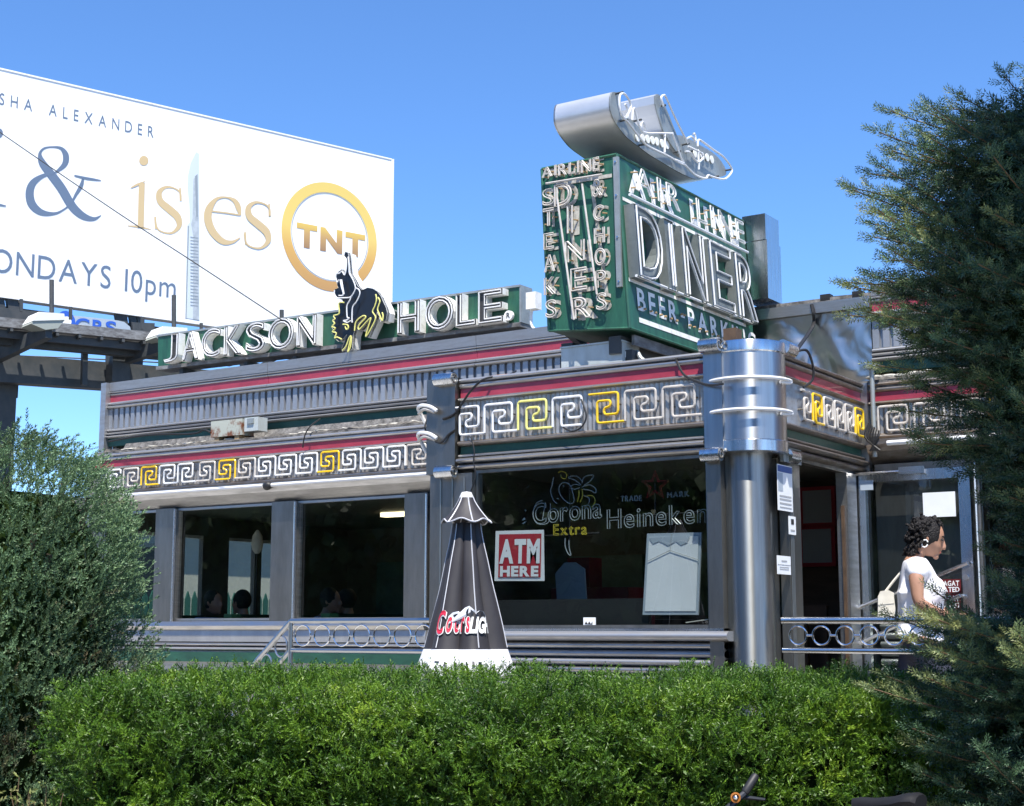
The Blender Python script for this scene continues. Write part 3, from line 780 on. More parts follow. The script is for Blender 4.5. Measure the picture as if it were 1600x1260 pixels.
# red-framed notice boards seen through the doorway
for i, (v0, v1) in enumerate(((765, 818), (826, 880))):
    a, c = on_y(1254, v1, 11.5), on_y(1297, v0, 11.5)
    t = thing('notice_board', ['upper red framed notice sheet inside the doorway', 'lower red framed notice sheet inside the doorway'][i], 'notice', 'framed notices inside the doorway', (a.x, 11.55, a.z))
    obj('frame', MB().box((a.x - .03, 11.52, a.z - .03), (c.x + .03, 11.56, c.z + .03)), 'paper_red', t)
    obj('sheet', MB().box((a.x, 11.512, a.z), (c.x, 11.519, c.z)), 'print_grey', t)
a, c = on_y(1253, 968, 10.9), on_y(1291, 946, 10.9)
tag(obj('wooden_chair_back', MB().box((a.x, 10.9, a.z), (c.x, 10.94, c.z)).box((a.x, 10.9, .765), (a.x + .04, 10.94, a.z)).box((c.x - .04, 10.9, .765), (c.x, 10.94, a.z)), 'interior_wood'), 'brown wooden chair back just inside the open doorway', 'chair')

# ================================================================== GREEN BOX SIGN ON THE VESTIBULE ROOF
YS = 8.6
bs = thing('roof_sign', 'tall green box sign with worn white neon DINER lettering on two faces above the vestibule', 'sign', loc=(-5.0, 9.5, 3.4))
tl, bl, tr, br = on_y(847, 262, YS), on_y(858, 516, YS), on_y(962, 242, YS), on_y(985, 515, YS)
XS = (tr.x + br.x) / 2
YE_ = 10.62
zt, zb = tr.z, br.z + .01
# slightly leaning box with a drooping front edge
A = [Vector((tl.x, YS, zt)), Vector((XS - .04, YS, zt)), Vector((XS + .045, YS, zb)), Vector((bl.x, YS, zb + .05))]
back_ = [Vector((p.x, YE_, p.z)) for p in A]
obj('cabinet', MB().add(A + back_, [(0, 3, 2, 1), (4, 5, 6, 7), (0, 1, 5, 4), (1, 2, 6, 5), (2, 3, 7, 6), (3, 0, 4, 7)]), 'sign_green', bs)
mb = MB()
for p, q in ((A[0], A[1]), (A[1], A[2]), (A[3], A[0])): mb.tube([p, q], .012, 6)
for p, q in ((A[1], back_[1]), (A[2], back_[2]), (A[2], A[3])): mb.tube([p, q], .010, 6)
obj('edge_trim', mb, 'sign_green', bs)
lean = (A[1] - A[2]).normalized()
p, q = on_y(963, 246, YS - .012), on_y(969, 449, YS - .012)
obj('corner_strip', MB().bar(Vector((p.x, YS - .016, p.z)), Vector((q.x, YS - .016, q.z)), .038, .022, (0, 1, 0)), 'galvanised', bs)
mb = MB()
for t in (.04, .30, .62, .96):
    c = p.lerp(q, t); mb.tube([(c.x, YS - .026, c.z), (c.x, YS - .034, c.z)], .008, 6)
obj('bolt', mb, 'steel_bright', bs)
FO, FR, FU = Vector((0, YS, 0)), Vector((1, 0, 0)), Vector((0, 0, 1))      # front face frame (x, z)
SO = lambda h=0: Vector((XS, 0, 0))
def front_rect(u0, v0, u1, v1):
    a, c = on_y(u0, (v0 + v1) / 2, YS), on_y(u1, (v0 + v1) / 2, YS); m = (u0 + u1) / 2
    return a.x, on_y(m, v1, YS).z, c.x, on_y(m, v0, YS).z
def z2(zx, zy): return 830 + zx * .2300, 230 + zy * .2302
def front_letter(ch, zx0, zy0, zx1, zy1, big=False):
    u0, v0 = z2(zx0, zy0); u1, v1 = z2(zx1, zy1); r = front_rect(u0, v0, u1, v1)
    dx = .03 if big else .022
    o = obj('letter', (lambda m: (Letter(ch, .022, FO, FR, FU, r[0] + dx * .7, r[1], r[2] + dx * .7, r[3]).face(m, .004), m)[1])(MB()), 'letter_cream', bs, recalc=False)
    mb = MB(); L = Letter(ch, .022, FO, FR, FU, r[0] - .004, r[1], r[2] - .004, r[3])
    L.tubes(mb, .006 if big else .004, .050 if big else .036, .0075 if big else .0052, 6)
    obj('neon_tube', mb, 'tube_cream', o, smooth=True)
    m2 = MB(); w, hgt = r[2] - r[0], r[3] - r[1]
    for fx, fz in ((.1, .15), (.1, .85), (.8, .5)):
        q = Vector((r[0] + w * fx, YS, r[1] + hgt * fz)); m2.tube([q + Vector((.02, -.004, 0)), q + Vector((0, -.046 if big else -.033, 0))], .006, 5)
    obj('tube_support', m2, 'bronze', o)
for ch, r in zip('DINER', ((185, 255, 305, 412), (272, 405, 312, 600), (258, 640, 392, 790), (295, 828, 412, 985), (303, 1025, 440, 1172))): front_letter(ch, *r, big=True)
for ch, r in zip('STEAKS', ((98, 290, 180, 405), (100, 422, 180, 545), (105, 590, 178, 702), (108, 735, 185, 856), (108, 888, 192, 1010), (118, 1042, 195, 1165))): front_letter(ch, *r)
for ch, r in zip('&CHOPS', ((435, 225, 508, 345), (442, 402, 515, 512), (448, 550, 522, 662), (452, 692, 528, 812), (458, 842, 530, 962), (462, 995, 535, 1112))): front_letter(ch, *r)
for ch, a, c in layout('AIRLINE', .022, 92, 485, .10):
    k = (a - 92) / 400; front_letter(ch, a, 142 - 75 * k, c, 215 - 50 * k)
for pts in (((100, 248), (480, 186)), ((176, 345), (290, 1172)), ((345, 250), (446, 1000))):
    q = [on_y(*z2(*p), YS - .06) for p in pts]
    obj('neon_line', MB().tube([Vector((c.x, YS - .06, c.z)) for c in q], .0075, 7), 'tube_cream', bs, smooth=True)
    obj('painted_line', MB().bar(Vector((q[0].x + .045, YS - .003, q[0].z)), Vector((q[1].x + .045, YS - .003, q[1].z)), .026, .003, (0, 1, 0)), 'letter_cream', bs)
# ---- long face (towards +X)
SR = Vector((0, 1, 0))
SOX = Vector((XS, 0, 0))
def side_rect(u0, u1, v0, v1, ur=None, h=0.0):
    a, c = on_x(u0, (v0 + v1) / 2, XS + h), on_x(u1, (v0 + v1) / 2, XS + h)
    ur = u0 if ur is None else ur
    return a.y, on_x(ur, v1, XS + h).z, c.y, on_x(ur, v0, XS + h).z
FACE_T = Matrix.Rotation(math.atan2(.085, zt - zb), 4, (0, 1, 0))
def lean_x(z): return XS + .045 - .085 * (z - zb) / (zt - zb)
def side_warp(y, z, h): return Vector((lean_x(z) + h, y, z))
def side_letter(ch, y0, z0, y1, z1, off=.022, h=.0): return Letter(ch, off, SOX, SR, VZ, y0, z0, y1, z1, warp=lambda y, z, hh: side_warp(y, z, hh))
dz1, dz0 = on_x(994, 319, XS + .07).z, on_x(1000, 436, XS + .07).z
DN = ((992, 1031), (1039, 1053), (1064, 1098), (1107, 1141), (1147, 1177))
for ch, (ua, ub) in zip('DINER', DN):
    um = (ua + ub) / 2; vm = 378 + (um - 1010) * .33
    y0, y1 = on_x(ua, vm, XS + .07).y, on_x(ub, vm, XS + .07).y
    mb = MB(); L = side_letter(ch, y0, dz0, y1, dz1); L.sides(mb, .002, .080)
    o = obj('channel_letter', mb, 'sign_grey', bs, recalc=False)
    mb = MB(); L.face(mb, .068); obj('letter_face', mb, 'sign_grey', o, recalc=False)
    mb = MB()
    if ch == 'I':
        yc = (y0 + y1) / 2
        for dd in (-.018, .018): mb.tube([side_warp(yc + dd, dz0 + .03, .09), side_warp(yc + dd, dz1 - .03, .09)], .007, 6)
    else:
        L.tubes(mb, .013, .090, .0066, 6)
    obj('neon_tube', mb, 'tube_white', o, smooth=True)
al1, al0 = on_x(990, 260, XS).z, on_x(988, 300, XS).z
def word_side(text, ua, ub, va, vb, z0, z1, mf, tube_m, shift=.05, h=.055, r=.0062):
    y0, y1 = on_x(ua, va, XS).y, on_x(ub, vb, XS).y
    for ch, a, c in layout(text, .05, y0, y1, .24, .36):
        mb = MB(); L = side_letter(ch, a, z0, c, z1, .05); L.face(mb, .004); o = obj('letter', mb, mf, bs, recalc=False)
        mb = MB(); side_letter(ch, a + .004, z0 + .004, c + .004, z1 + .004).tubes(mb, .008, h, r, 6); obj('neon_tube', mb, tube_m, o, smooth=True)
        m2 = MB()
        for fy, fz in ((.15, .2), (.2, .8), (.8, .5)):
            m2.tube([side_warp(a + (c - a) * fy, z0 + (z1 - z0) * fz, .003), side_warp(a + .02 + (c - a) * fy, z0 + (z1 - z0) * fz, h - .005)], .006, 5)
        obj('tube_support', m2, 'bronze', o)
word_side('AIR LINE', 986, 1158, 283, 363, al0, al1, 'letter_white', 'tube_white')
bp1, bp0 = on_x(989, 450, XS).z, on_x(991, 486, XS).z
y0, y1 = on_x(989, 467, XS).y, on_x(1175, 530, XS).y
for ch, a, c in layout('BEER-PARKING', .022, y0, y1, .22, .45):
    zz = (bp0, bp1) if ch != '-' else ((bp0 + bp1) / 2 - .015, (bp0 + bp1) / 2 + .015)
    mb = MB(); L = side_letter(ch, a, zz[0], c, zz[1]); L.face(mb, .004); o = obj('letter', mb, 'letter_white', bs, recalc=False)
    for fy in (.1, .75):
        mb = MB(); mb.tube([side_warp(a + (c - a) * fy, zz[0] + .02, .003), side_warp(a + (c - a) * fy, zz[0] + .02, .022)], .008, 5)
        obj('electrode', mb, 'bronze', o)
for (u0, v0, u1, v1, r, m) in ((988, 306, 1172, 392, .011, 'tube_white'), (990, 437, 1172, 500, .010, 'tube_white')):
    a, c = on_x(u0, v0, XS + .06), on_x(u1, v1, XS + .06); zz = (a.z + c.z) / 2
    obj('neon_line', MB().tube([side_warp(a.y, zz, .06), side_warp(c.y, zz, .06)], r, 7), m, bs, smooth=True)
    obj('painted_line', MB().add([side_warp(a.y, zz - .03, .003), side_warp(c.y, zz - .03, .003), side_warp(c.y, zz - .005, .003), side_warp(a.y, zz - .005, .003)], [(0, 1, 2, 3)]), 'letter_white', bs)
a = on_x(990, 497, XS); zz = a.z
obj('painted_line', MB().add([side_warp(a.y, zz - .034, .003), side_warp(10.55, zz - .034, .003), side_warp(10.55, zz, .003), side_warp(a.y, zz, .003)], [(0, 1, 2, 3)]), 'letter_white', bs)
# cabinets at the far end and the steel frame below
ex0, ex1 = on_y(1170, 400, 10.64).x, on_y(1197, 400, 10.64).x
zt1, zt2, zb2 = on_y(1185, 335, 10.64).z, on_y(1185, 377, 10.64).z, on_y(1185, 468, 10.64).z
obj('end_cabinet', MB().box((ex0 - .05, 10.64, zt2 + .008), (ex1, 10.90, zt1)).box((ex0 - .05, 10.635, zb2), (ex1 + .012, 10.90, zt2)), 'steel_bright', bs)
mb = MB().bar((XS - .10, YS + .05, 3.54), (XS - .10, YE_, 3.54), .09, .12).bar((bl.x + .08, YS + .1, 3.56), (bl.x + .08, YE_, 3.56), .09, .09)
for y in (8.75, 9.6, 10.4): mb.bar((bl.x + .02, y, 3.46), (XS + .0, y, 3.46), .08, .10)
for x in (bl.x + .1, XS - .1):
    for y in (8.9, 10.2): mb.bar((x, y, 3.39), (x, y, 3.55), .07, .07, (1, 0, 0))
obj('support_frame', mb, 'beam_dark', bs)
a, c = on_x(985, 521, XS - .02), on_x(1096, 556, XS - .02)
obj('frame_channel', MB().bar(Vector((XS + .0, a.y, zb - .055)), Vector((XS + .0, 10.3, zb - .055)), .02, .07), 'catwalk_grey', bs)
a, c = on_y(868, 534, YS + .25), on_y(808, 586, YS + .25)
obj('brace', MB().bar(Vector((bl.x + .02, YS + .2, zb + .08)), Vector((bl.x - .42, YU - .2, 3.58)), .045, .045).bar(Vector((bl.x + .02, YS + .22, zb - .08)), Vector((bl.x - .30, YU - .35, 3.50)), .03, .03), 'catwalk_grey', bs)

# ---- airplane ornament on top of the sign
XP = XS - .03
pl = thing('airplane_ornament', 'silver sheet metal airplane with round portholes and neon outline on top of the box sign', 'ornament', loc=(XP - .3, 9.5, zt))
def z4(zx, zy): return 870 + zx * .18125, 130 + zy * .1813
def side_pts(lst, x, k=0):
    q = [on_x(*z4(*p), x) for p in lst]
    return smooth_path(q, k, True) if k else q
body = [(470, 84), (500, 80), (528, 96), (545, 140), (550, 230), (575, 292), (640, 318), (700, 380), (760, 425), (880, 440), (1000, 448), (1100, 462), (1220, 530), (1350, 610), (1430, 700), (1455, 770), (1440, 800), (1380, 815), (1300, 822), (1200, 832), (1110, 800), (1000, 742), (800, 622), (700, 548), (600, 470), (540, 400), (488, 320), (458, 235), (456, 140)]
q = side_pts(body, XP, 3); dpth = .44
shell = MB(); n = len(q)
a = q; c = [p + Vector((-dpth, 0, 0)) for p in q]
shell.add(a + c, [(i, i + n, (i + 1) % n + n, (i + 1) % n) for i in range(n)])
obj('fuselage_skin', shell, 'silver_paint', pl, smooth=True)
obj('side_plate', MB().prism([p + Vector((.006, 0, 0)) for p in q], (-.012, 0, 0)), 'galvanised', pl)
obj('far_plate', MB().prism([p + Vector((-dpth + .006, 0, 0)) for p in q], (-.012, 0, 0)), 'steel', pl)
fin = [(836, 112), (850, 98), (872, 104), (905, 160), (960, 290), (1030, 470), (1075, 640), (1020, 600), (965, 520), (905, 410), (860, 270), (838, 180)]
qf = side_pts(fin, XP + .02)
obj('wing', MB().prism(qf, (-.34, 0, 0)), 'silver_paint', pl)
obj('wing_plate', MB().prism([p + Vector((.012, 0, 0)) for p in qf], (-.010, 0, 0)), 'galvanised', pl)
for (zx, zy) in ((695, 470), (738, 476), (780, 484), (822, 494), (860, 504), (905, 520), (948, 535), (1190, 610), (1252, 630), (1294, 642), (1334, 660)):
    p = on_x(*z4(zx, zy), XP + .013)
    ring = [p + Vector((0, math.cos(t) * .030, math.sin(t) * .030)) for t in np.linspace(0, 2 * math.pi, 15)[:-1]]
    obj('porthole', MB().prism(ring, (.006, 0, 0)), 'letter_white', pl)
XN = XP + .06
def neon(lst, k=5, r=.008, m='tube_white', closed=False, x=XN):
    return obj('neon_tube', MB().tube(smooth_path([on_x(*z4(*p), x) for p in lst], k, closed), r, 6, closed), m, pl, smooth=True)
neon([(600, 290), (640, 200), (600, 110), (560, 90), (540, 130), (545, 230), (575, 295), (610, 290), (612, 230), (590, 180)])
neon([(575, 300), (620, 345), (740, 500), (800, 552), (960, 630), (1060, 690), (1110, 712), (1190, 790), (1280, 822), (1305, 795), (1340, 808), (1440, 828), (1500, 780), (1505, 730), (1440, 640), (1350, 575), (1240, 495), (1218, 500), (1215, 545)])
neon([(650, 320), (665, 215), (720, 390), (770, 430), (880, 432), (1000, 436)])
neon([(770, 400), (740, 335), (725, 370), (740, 410)])
neon([(920, 200), (900, 130), (920, 105), (945, 130), (1020, 300), (1130, 520)])
neon([(1000, 448), (1035, 540), (1075, 650), (1095, 690), (1020, 660)])
neon([(1120, 480), (1160, 462), (1195, 500), (1190, 440), (1175, 440)])
neon([(1130, 545), (1180, 570), (1240, 600), (1262, 640), (1225, 680), (1190, 660), (1150, 600), (1110, 590)])
neon([(930, 600), (932, 440), (928, 460)], 2); neon([(1225, 745), (1220, 600), (1218, 580)], 2)
neon([(110, 215), (85, 225), (80, 300), (120, 410), (230, 515), (330, 625)], 5, .008, 'tube_cream', False, XP - dpth - .04)
mb = MB()
for (zx, zy) in ((500, 95), (540, 330), (700, 540), (870, 205), (1000, 600), (1105, 600), (1075, 535), (1450, 755), (1330, 815), (660, 330)):
    p = on_x(*z4(zx, zy), XP); mb.tube([p, p + Vector((.065, 0, 0))], .008, 5)
obj('tube_support', mb, 'beam_dark', pl)
obj('mount', MB().box((XP - .45, 9.1, zt - .0), (XP - .38, 9.17, zt + .22)).box((XP - .45, 10.0, zt), (XP - .38, 10.07, zt + .12)), 'beam_dark', pl)

# ================================================================== LONG CHANNEL-LETTER SIGN ON THE WING ROOF
YJ = 10.9
RJ = Vector((1, 0, -.018)).normalized()
js = thing('letter_sign', 'long low green sign with white edged channel letters reading JACKSON HOLE along the roof', 'sign', loc=(-9.3, 11, 4.2))
x0, x1 = -11.60, -7.05
def jz(x, z): return z - .018 * (x + 11.6)
cab = [on_y(u, v, YJ) for u, v in ((247, 573), (812, 504), (812, 449), (247, 527))]; x0, x1 = cab[0].x, cab[1].x
obj('cabinet', MB().prism(cab, (0, .17, 0)), 'sign_green', js)
obj('top_cap', MB().prism([cab[3] + Vector((-.01, -.012, .002)), cab[2] + Vector((.012, -.012, .002)), cab[2] + Vector((.012, -.012, .022)), cab[3] + Vector((-.01, -.012, .022))], (0, .2, 0)), 'galvanised', js)
obj('bottom_cap', MB().prism([cab[0] + Vector((-.01, -.02, -.04)), cab[1] + Vector((.012, -.02, -.04)), cab[1] + Vector((.012, -.02, -.002)), cab[0] + Vector((-.01, -.02, -.002))], (0, .21, 0)), 'catwalk_grey', js)
obj('end_cap', MB().prism([cab[1] + Vector((.002, -.008, 0)), cab[1] + Vector((.02, -.008, 0)), cab[2] + Vector((.02, -.008, 0)), cab[2] + Vector((.002, -.008, 0))], (0, .19, 0)), 'galvanised', js)
LJ = (('J', 259, 281), ('A', 287, 313), ('C', 317, 347), ('K', 352, 380), ('S', 386, 416), ('O', 421, 461), ('N', 465, 496), ('H', 622, 657), ('O', 665, 710), ('L', 713, 745), ('E', 748, 787))
YL = YJ - .09
for ch, ua, ub in LJ:
    a, c = on_y(ua, 500, YL).x, on_y(ub, 500, YL).x; xm = (a + c) / 2
    kx = (xm - x0) / (x1 - x0); zb_, zt_ = cab[0].z + (cab[1].z - cab[0].z) * kx + .002, cab[3].z + (cab[2].z - cab[3].z) * kx - .012
    if ch == 'O': zb_ -= .008; zt_ += .008
    L = Letter(ch, .022, Vector((0, YL, 0)), (1, 0, 0), (0, 0, 1), a, zb_, c, zt_)
    mb = MB(); L.sides(mb, -.085, .012); o = obj('channel_letter', mb, 'letter_white', js, recalc=False)
    mb = MB(); L.face(mb, -.006); obj('letter_face', mb, 'letter_dark', o, recalc=False)
    mb = MB(); L.tubes(mb, .014, .016, .0075, 6); obj('neon_tube', mb, 'tube_white', o, smooth=True)
p = on_y(797, 494, YJ - .02)
mb = MB(); ring = [p + Vector((math.cos(t) * .045, -.03, math.sin(t) * .045)) for t in np.linspace(0, 2 * math.pi, 17)[:-1]]
mb.prism(ring, (0, .03, 0)); o = obj('registered_mark', mb, 'letter_white', js)
mb = MB(); Letter('R', .022, Vector((0, YJ - .053, 0)), (1, 0, 0), (0, 0, 1), p.x - .018, p.z - .024, p.x + .020, p.z + .024).face(mb, .0); obj('mark_letter', mb, 'letter_dark', o, recalc=False)
mb = MB()
for x in (-11.3, -10.4, -9.75, -9.1, -8.6, -7.35):
    mb.box((x - .025, YJ + .02, 4.20), (x + .025, YJ + .15, jz(x, 4.335))); mb.bar((x, YJ + .08, jz(x, 4.31)), (x + .34, YJ + .5, 4.2), .05, .06)
obj('support', mb, 'beam_dark', js)
a = on_y(816, 478, YJ); obj('switch_box', MB().box((a.x + .07, YJ - .05, a.z - .05), (a.x + .17, YJ + .05, a.z + .10)), 'letter_white', js)
obj('conduit', MB().tube(smooth_path([(a.x + .10, YJ, a.z - .05), (a.x + .09, YJ, a.z - .15), (a.x + .12, YJ, a.z - .22), (a.x + .22, YJ, a.z - .26)], 5), .014, 6), 'letter_white', js, smooth=True)

# ---- bucking horse and rider cut-out in front of it
YH = 10.72
hr = thing('bronco_rider_sign', 'black cutout of a rider waving on a bucking horse outlined in white and yellow neon', 'sign', loc=(on_y(555, 545, YH).x, YH, 4.24))
def zc(p, y=YH): return on_y(500 + p[0] / 7, 380 + p[1] / 7, y)
sil = [(275, 95), (305, 105), (314, 150), (322, 240), (332, 330), (375, 395), (412, 470), (460, 512), (520, 488), (575, 498), (630, 535), (668, 585), (690, 640), (720, 700), (735, 760), (720, 850), (690, 850), (665, 862), (640, 795), (622, 752), (612, 830), (602, 870), (560, 960), (530, 1030), (492, 1026), (510, 955), (545, 850), (560, 822), (510, 880), (450, 952), (418, 950), (430, 900), (500, 812), (455, 800), (395, 860), (378, 960), (362, 1000), (352, 1150), (312, 1204), (296, 1190), (325, 1100), (338, 1022), (318, 1030), (282, 1150), (245, 1184), (232, 1160), (262, 1090), (292, 1000), (240, 1060), (205, 1078), (158, 1042), (180, 1022), (128, 990), (172, 976), (122, 920), (170, 922), (138, 895), (155, 862), (132, 830), (160, 818), (142, 783), (208, 785), (203, 650), (255, 655), (240, 620), (190, 605), (150, 560), (158, 508), (196, 490), (182, 440), (166, 370), (182, 328), (240, 286), (268, 330), (284, 300), (288, 170), (262, 140)]
q = [zc(p) for p in sil]
k = len(q); c = [p + Vector((0, .12, 0)) for p in q]
obj('edge_band', MB().add(q + c, [(i, (i + 1) % k, (i + 1) % k + k, i + k) for i in range(k)]), 'letter_white', hr)
obj('face_plate', MB().prism([p + Vector((0, .006, 0)) for p in q], (0, .03, 0)), 'black_gloss', hr)
def hneon(lst, m, k=4, r=.0065): obj('neon_tube', MB().tube(smooth_path([zc(p, YH - .035) for p in lst], k), r, 6), m, hr, smooth=True)
W_, Y_ = 'tube_white', 'tube_pale_yellow'
hneon([(285, 170), (290, 230), (282, 310), (268, 350), (240, 310), (215, 330), (185, 335), (172, 375), (190, 430), (205, 400)], W_)
hneon([(308, 150), (318, 250), (322, 330), (360, 400), (388, 490), (360, 560), (325, 595), (250, 600), (190, 600), (158, 560), (160, 515)], W_)
hneon([(388, 490), (425, 510), (435, 560), (400, 640), (358, 700), (350, 810), (352, 870)], W_)
hneon([(340, 580), (330, 620), (295, 690), (298, 810), (320, 820), (290, 845), (255, 850), (300, 870), (335, 850)], W_)
hneon([(265, 650), (205, 660), (210, 770), (150, 795), (165, 830), (140, 850), (160, 880), (130, 915), (170, 930), (135, 970), (180, 985), (160, 1040), (190, 1030), (240, 1055)], Y_, 3)
hneon([(220, 400), (232, 470), (255, 565), (205, 575)], W_); hneon([(235, 400), (262, 560)], W_, 2)
hneon([(610, 560), (618, 620), (600, 690), (575, 750), (605, 800), (600, 850), (550, 950), (520, 1000), (500, 1020), (515, 960), (550, 850), (555, 820), (520, 850), (430, 945), (425, 900), (500, 815), (470, 797), (395, 860), (378, 960)], Y_)
hneon([(635, 595), (655, 640), (630, 720), (645, 770), (680, 850), (690, 800), (680, 760)], Y_)
hneon([(345, 1025), (335, 1130), (305, 1195), (325, 1090), (340, 1020), (318, 1040), (285, 1130), (245, 1175)], Y_)
hneon([(250, 890), (300, 895), (310, 930), (290, 945), (275, 915)], Y_)
mb = MB()
for p in ((705, 720), (700, 810), (540, 560), (300, 800)):
    c = zc(p); mb.tube([c + Vector((0, .03, 0)), c + Vector((.0, .17, 0))], .02, 8)
obj('mount', mb, 'galvanised', hr)

# ================================================================== BILLBOARD
bd = thing('billboard', 'huge white advertising board on a dark steel frame behind the diner roof', 'billboard', loc=(-24, 16, 0))
def bpt(s, z, out=0): return Vector((BP0.x, BP0.y, 0)) - BB * s + VZ * z + BN * out
Lb = 14.6; zbot = 7.78
obj('panel', MB().prism([bpt(0, zbot), bpt(Lb, zbot), bpt(Lb, 12.16), bpt(0, 12.16)], -BN * .25), 'board_white', bd)
obj('panel_edge', MB().bar(bpt(0, 12.175, -.12), bpt(Lb, 12.175, -.12), .27, .03).bar(bpt(-.012, zbot, -.12), bpt(-.012, 12.19, -.12), .022, .27, (1, 0, 0)), 'board_white', bd)
BO = Vector((BP0.x, BP0.y, 0))
def btext(name, text, off, u0, u1, v, s0=None, z0=0, z1=0, m='ink_slate', gap=.12, space=.35, h=.006):
    """lettering printed on the board between two survey columns"""
    a, c = (on_board(u0, v) - BO).dot(BB), (on_board(u1, v) - BO).dot(BB)
    return flat_text(name, text, off, BO, BB, VZ, a, c, z0, z1, m, bd, h=h, gap=gap, space=space)
def zr(px): return -px
def slet(name, text, off, s0, s1, z0, z1, m, gap=.12, space=.35, h=.006): return flat_text(name, text, off, BO, BB, VZ, -s0, -s1, z0, z1, m, bd, h=h, gap=gap, space=space)
slet('printed_line', 'SHA ALEXANDER', 0.0, 8.905, 5.77, 11.475, 11.70, 'ink_slate', gap=.52, space=.35)
slet('printed_line', 'ONDAYS 10pm', 0.0, 8.90, 5.17, 8.245, 8.69, 'ink_slate', gap=.13, space=.28)
# brush-drawn serif word, traced as strokes of changing width
LAYER = [0]
def brush(mb, pts, sm=6):
    """pts: (zoom x, zoom y, width in zoom px)"""
    P = [Vector((p[0], p[1], p[2])) for p in pts]
    P = smooth_path(P, sm) if len(P) > 2 else P
    LAYER[0] += 1; h = .004 + .0012 * (LAYER[0] % 7); L_, R_ = [], []
    for i, p in enumerate(P):
        a, c = P[max(0, i - 1)], P[min(len(P) - 1, i + 1)]; d = Vector((c.x - a.x, c.y - a.y))
        if d.length < 1e-6: d = Vector((1, 0))
        d.normalize(); w = max(2, p.z) / 2
        L_.append(on_board((p.x - d.y * w) / 3.5556, 100 + (p.y + d.x * w) / 3.5556, h)); R_.append(on_board((p.x + d.y * w) / 3.5556, 100 + (p.y - d.x * w) / 3.5556, h))
    n = len(P); mb.add(L_ + R_, [(i, i + 1, i + 1 + n, i + n) for i in range(n - 1)])
def disc(mb, x, y, r): mb.add([on_board((x + r * math.cos(t)) / 3.5556, 100 + (y + r * math.sin(t) * 1.05) / 3.5556, .006) for t in np.linspace(0, 2 * math.pi, 21)[:-1]], [tuple(range(20))])
mb = MB()
brush(mb, [(562, 842, 4), (520, 862, 22), (460, 845, 40), (400, 790, 48), (340, 690, 50), (280, 610, 48), (235, 550, 40), (222, 500, 18), (245, 470, 12), (290, 462, 9), (340, 470, 18), (366, 510, 34), (358, 560, 30), (310, 603, 12)])
brush(mb, [(310, 603, 10), (240, 622, 22), (185, 660, 38), (165, 715, 46), (178, 780, 46), (230, 825, 34), (300, 832, 16), (350, 812, 10), (395, 775, 10), (420, 730, 16), (450, 680, 22), (462, 638, 12)])
brush(mb, [(413, 620, 8), (470, 634, 14), (520, 642, 12), (562, 648, 4)])
disc(mb, -10, 385, 27); brush(mb, [(-30, 775, 14), (0, 783, 12), (34, 790, 5)], 3)
obj('printed_ampersand', mb, 'ink_slate', bd)
mb = MB()
disc(mb, 799, 538, 26)
brush(mb, [(724, 690, 4), (760, 672, 12), (806, 652, 5)]); brush(mb, [(788, 662, 34), (785, 780, 34), (782, 908, 34)], 3); brush(mb, [(710, 900, 5), (770, 906, 12), (838, 920, 5)])
def ess(dx, dy, k=1):
    return [(x * k + dx, y * k + dy, w * k) for x, y, w in ((1005, 760, 10), (1000, 715, 10), (965, 690, 9), (920, 686, 16), (885, 715, 30), (892, 765, 38), (940, 808, 42), (985, 850, 40), (995, 900, 28), (960, 937, 14), (915, 938, 9), (875, 915, 9), (862, 860, 10))]
brush(mb, ess(0, 0)); brush(mb, [(1000, 690, 10), (1004, 762, 12)], 1); brush(mb, [(862, 850, 12), (866, 918, 10)], 1)
brush(mb, [(1335, 965, 5), (1290, 990, 18), (1235, 985, 34), (1180, 930, 42), (1155, 860, 44), (1165, 800, 40), (1205, 750, 18), (1260, 742, 10), (1305, 762, 24), (1325, 800, 30), (1335, 842, 10)])
brush(mb, [(1335, 840, 8), (1260, 828, 8), (1175, 818, 8)], 2)
brush(mb, ess(500, 88, .995)); brush(mb, [(1495, 778, 10), (1498, 850, 12)], 1); brush(mb, [(1361, 935, 12), (1366, 1005, 10)], 1)
obj('printed_word', mb, 'ink_gold', bd)
# scalpel standing for the letter l
def bpoly(lst, h): return [on_board(x / 3.5556, 100 + y / 3.5556, h) for x, y in lst]
sc = obj('printed_scalpel', MB().sheet(bpoly([(1090, 490), (1106, 500), (1108, 880), (1108, 1425), (1030, 1412), (1040, 900), (1055, 880), (1052, 780), (1042, 690), (1045, 620), (1060, 550)], .006)), 'ink_grey_light', bd)
obj('scalpel_shade', MB().sheet(bpoly([(1075, 640), (1098, 615), (1104, 880), (1106, 1424), (1072, 1418), (1075, 960), (1062, 890), (1070, 860)], .009)), 'ink_grey', sc)
mb = MB()
for i in range(22):
    y = 960 + i * 18; mb.sheet(bpoly([(1058, y), (1102, y + 6), (1102, y + 10), (1058, y + 4)], .012))
mb.sheet(bpoly([(1044, 900), (1050, 900), (1036, 1412), (1030, 1412)], .011)); mb.sheet(bpoly([(1083, 625), (1098, 612), (1100, 850), (1090, 850)], .012))
obj('scalpel_grip', mb, 'ink_grey_dark', sc)
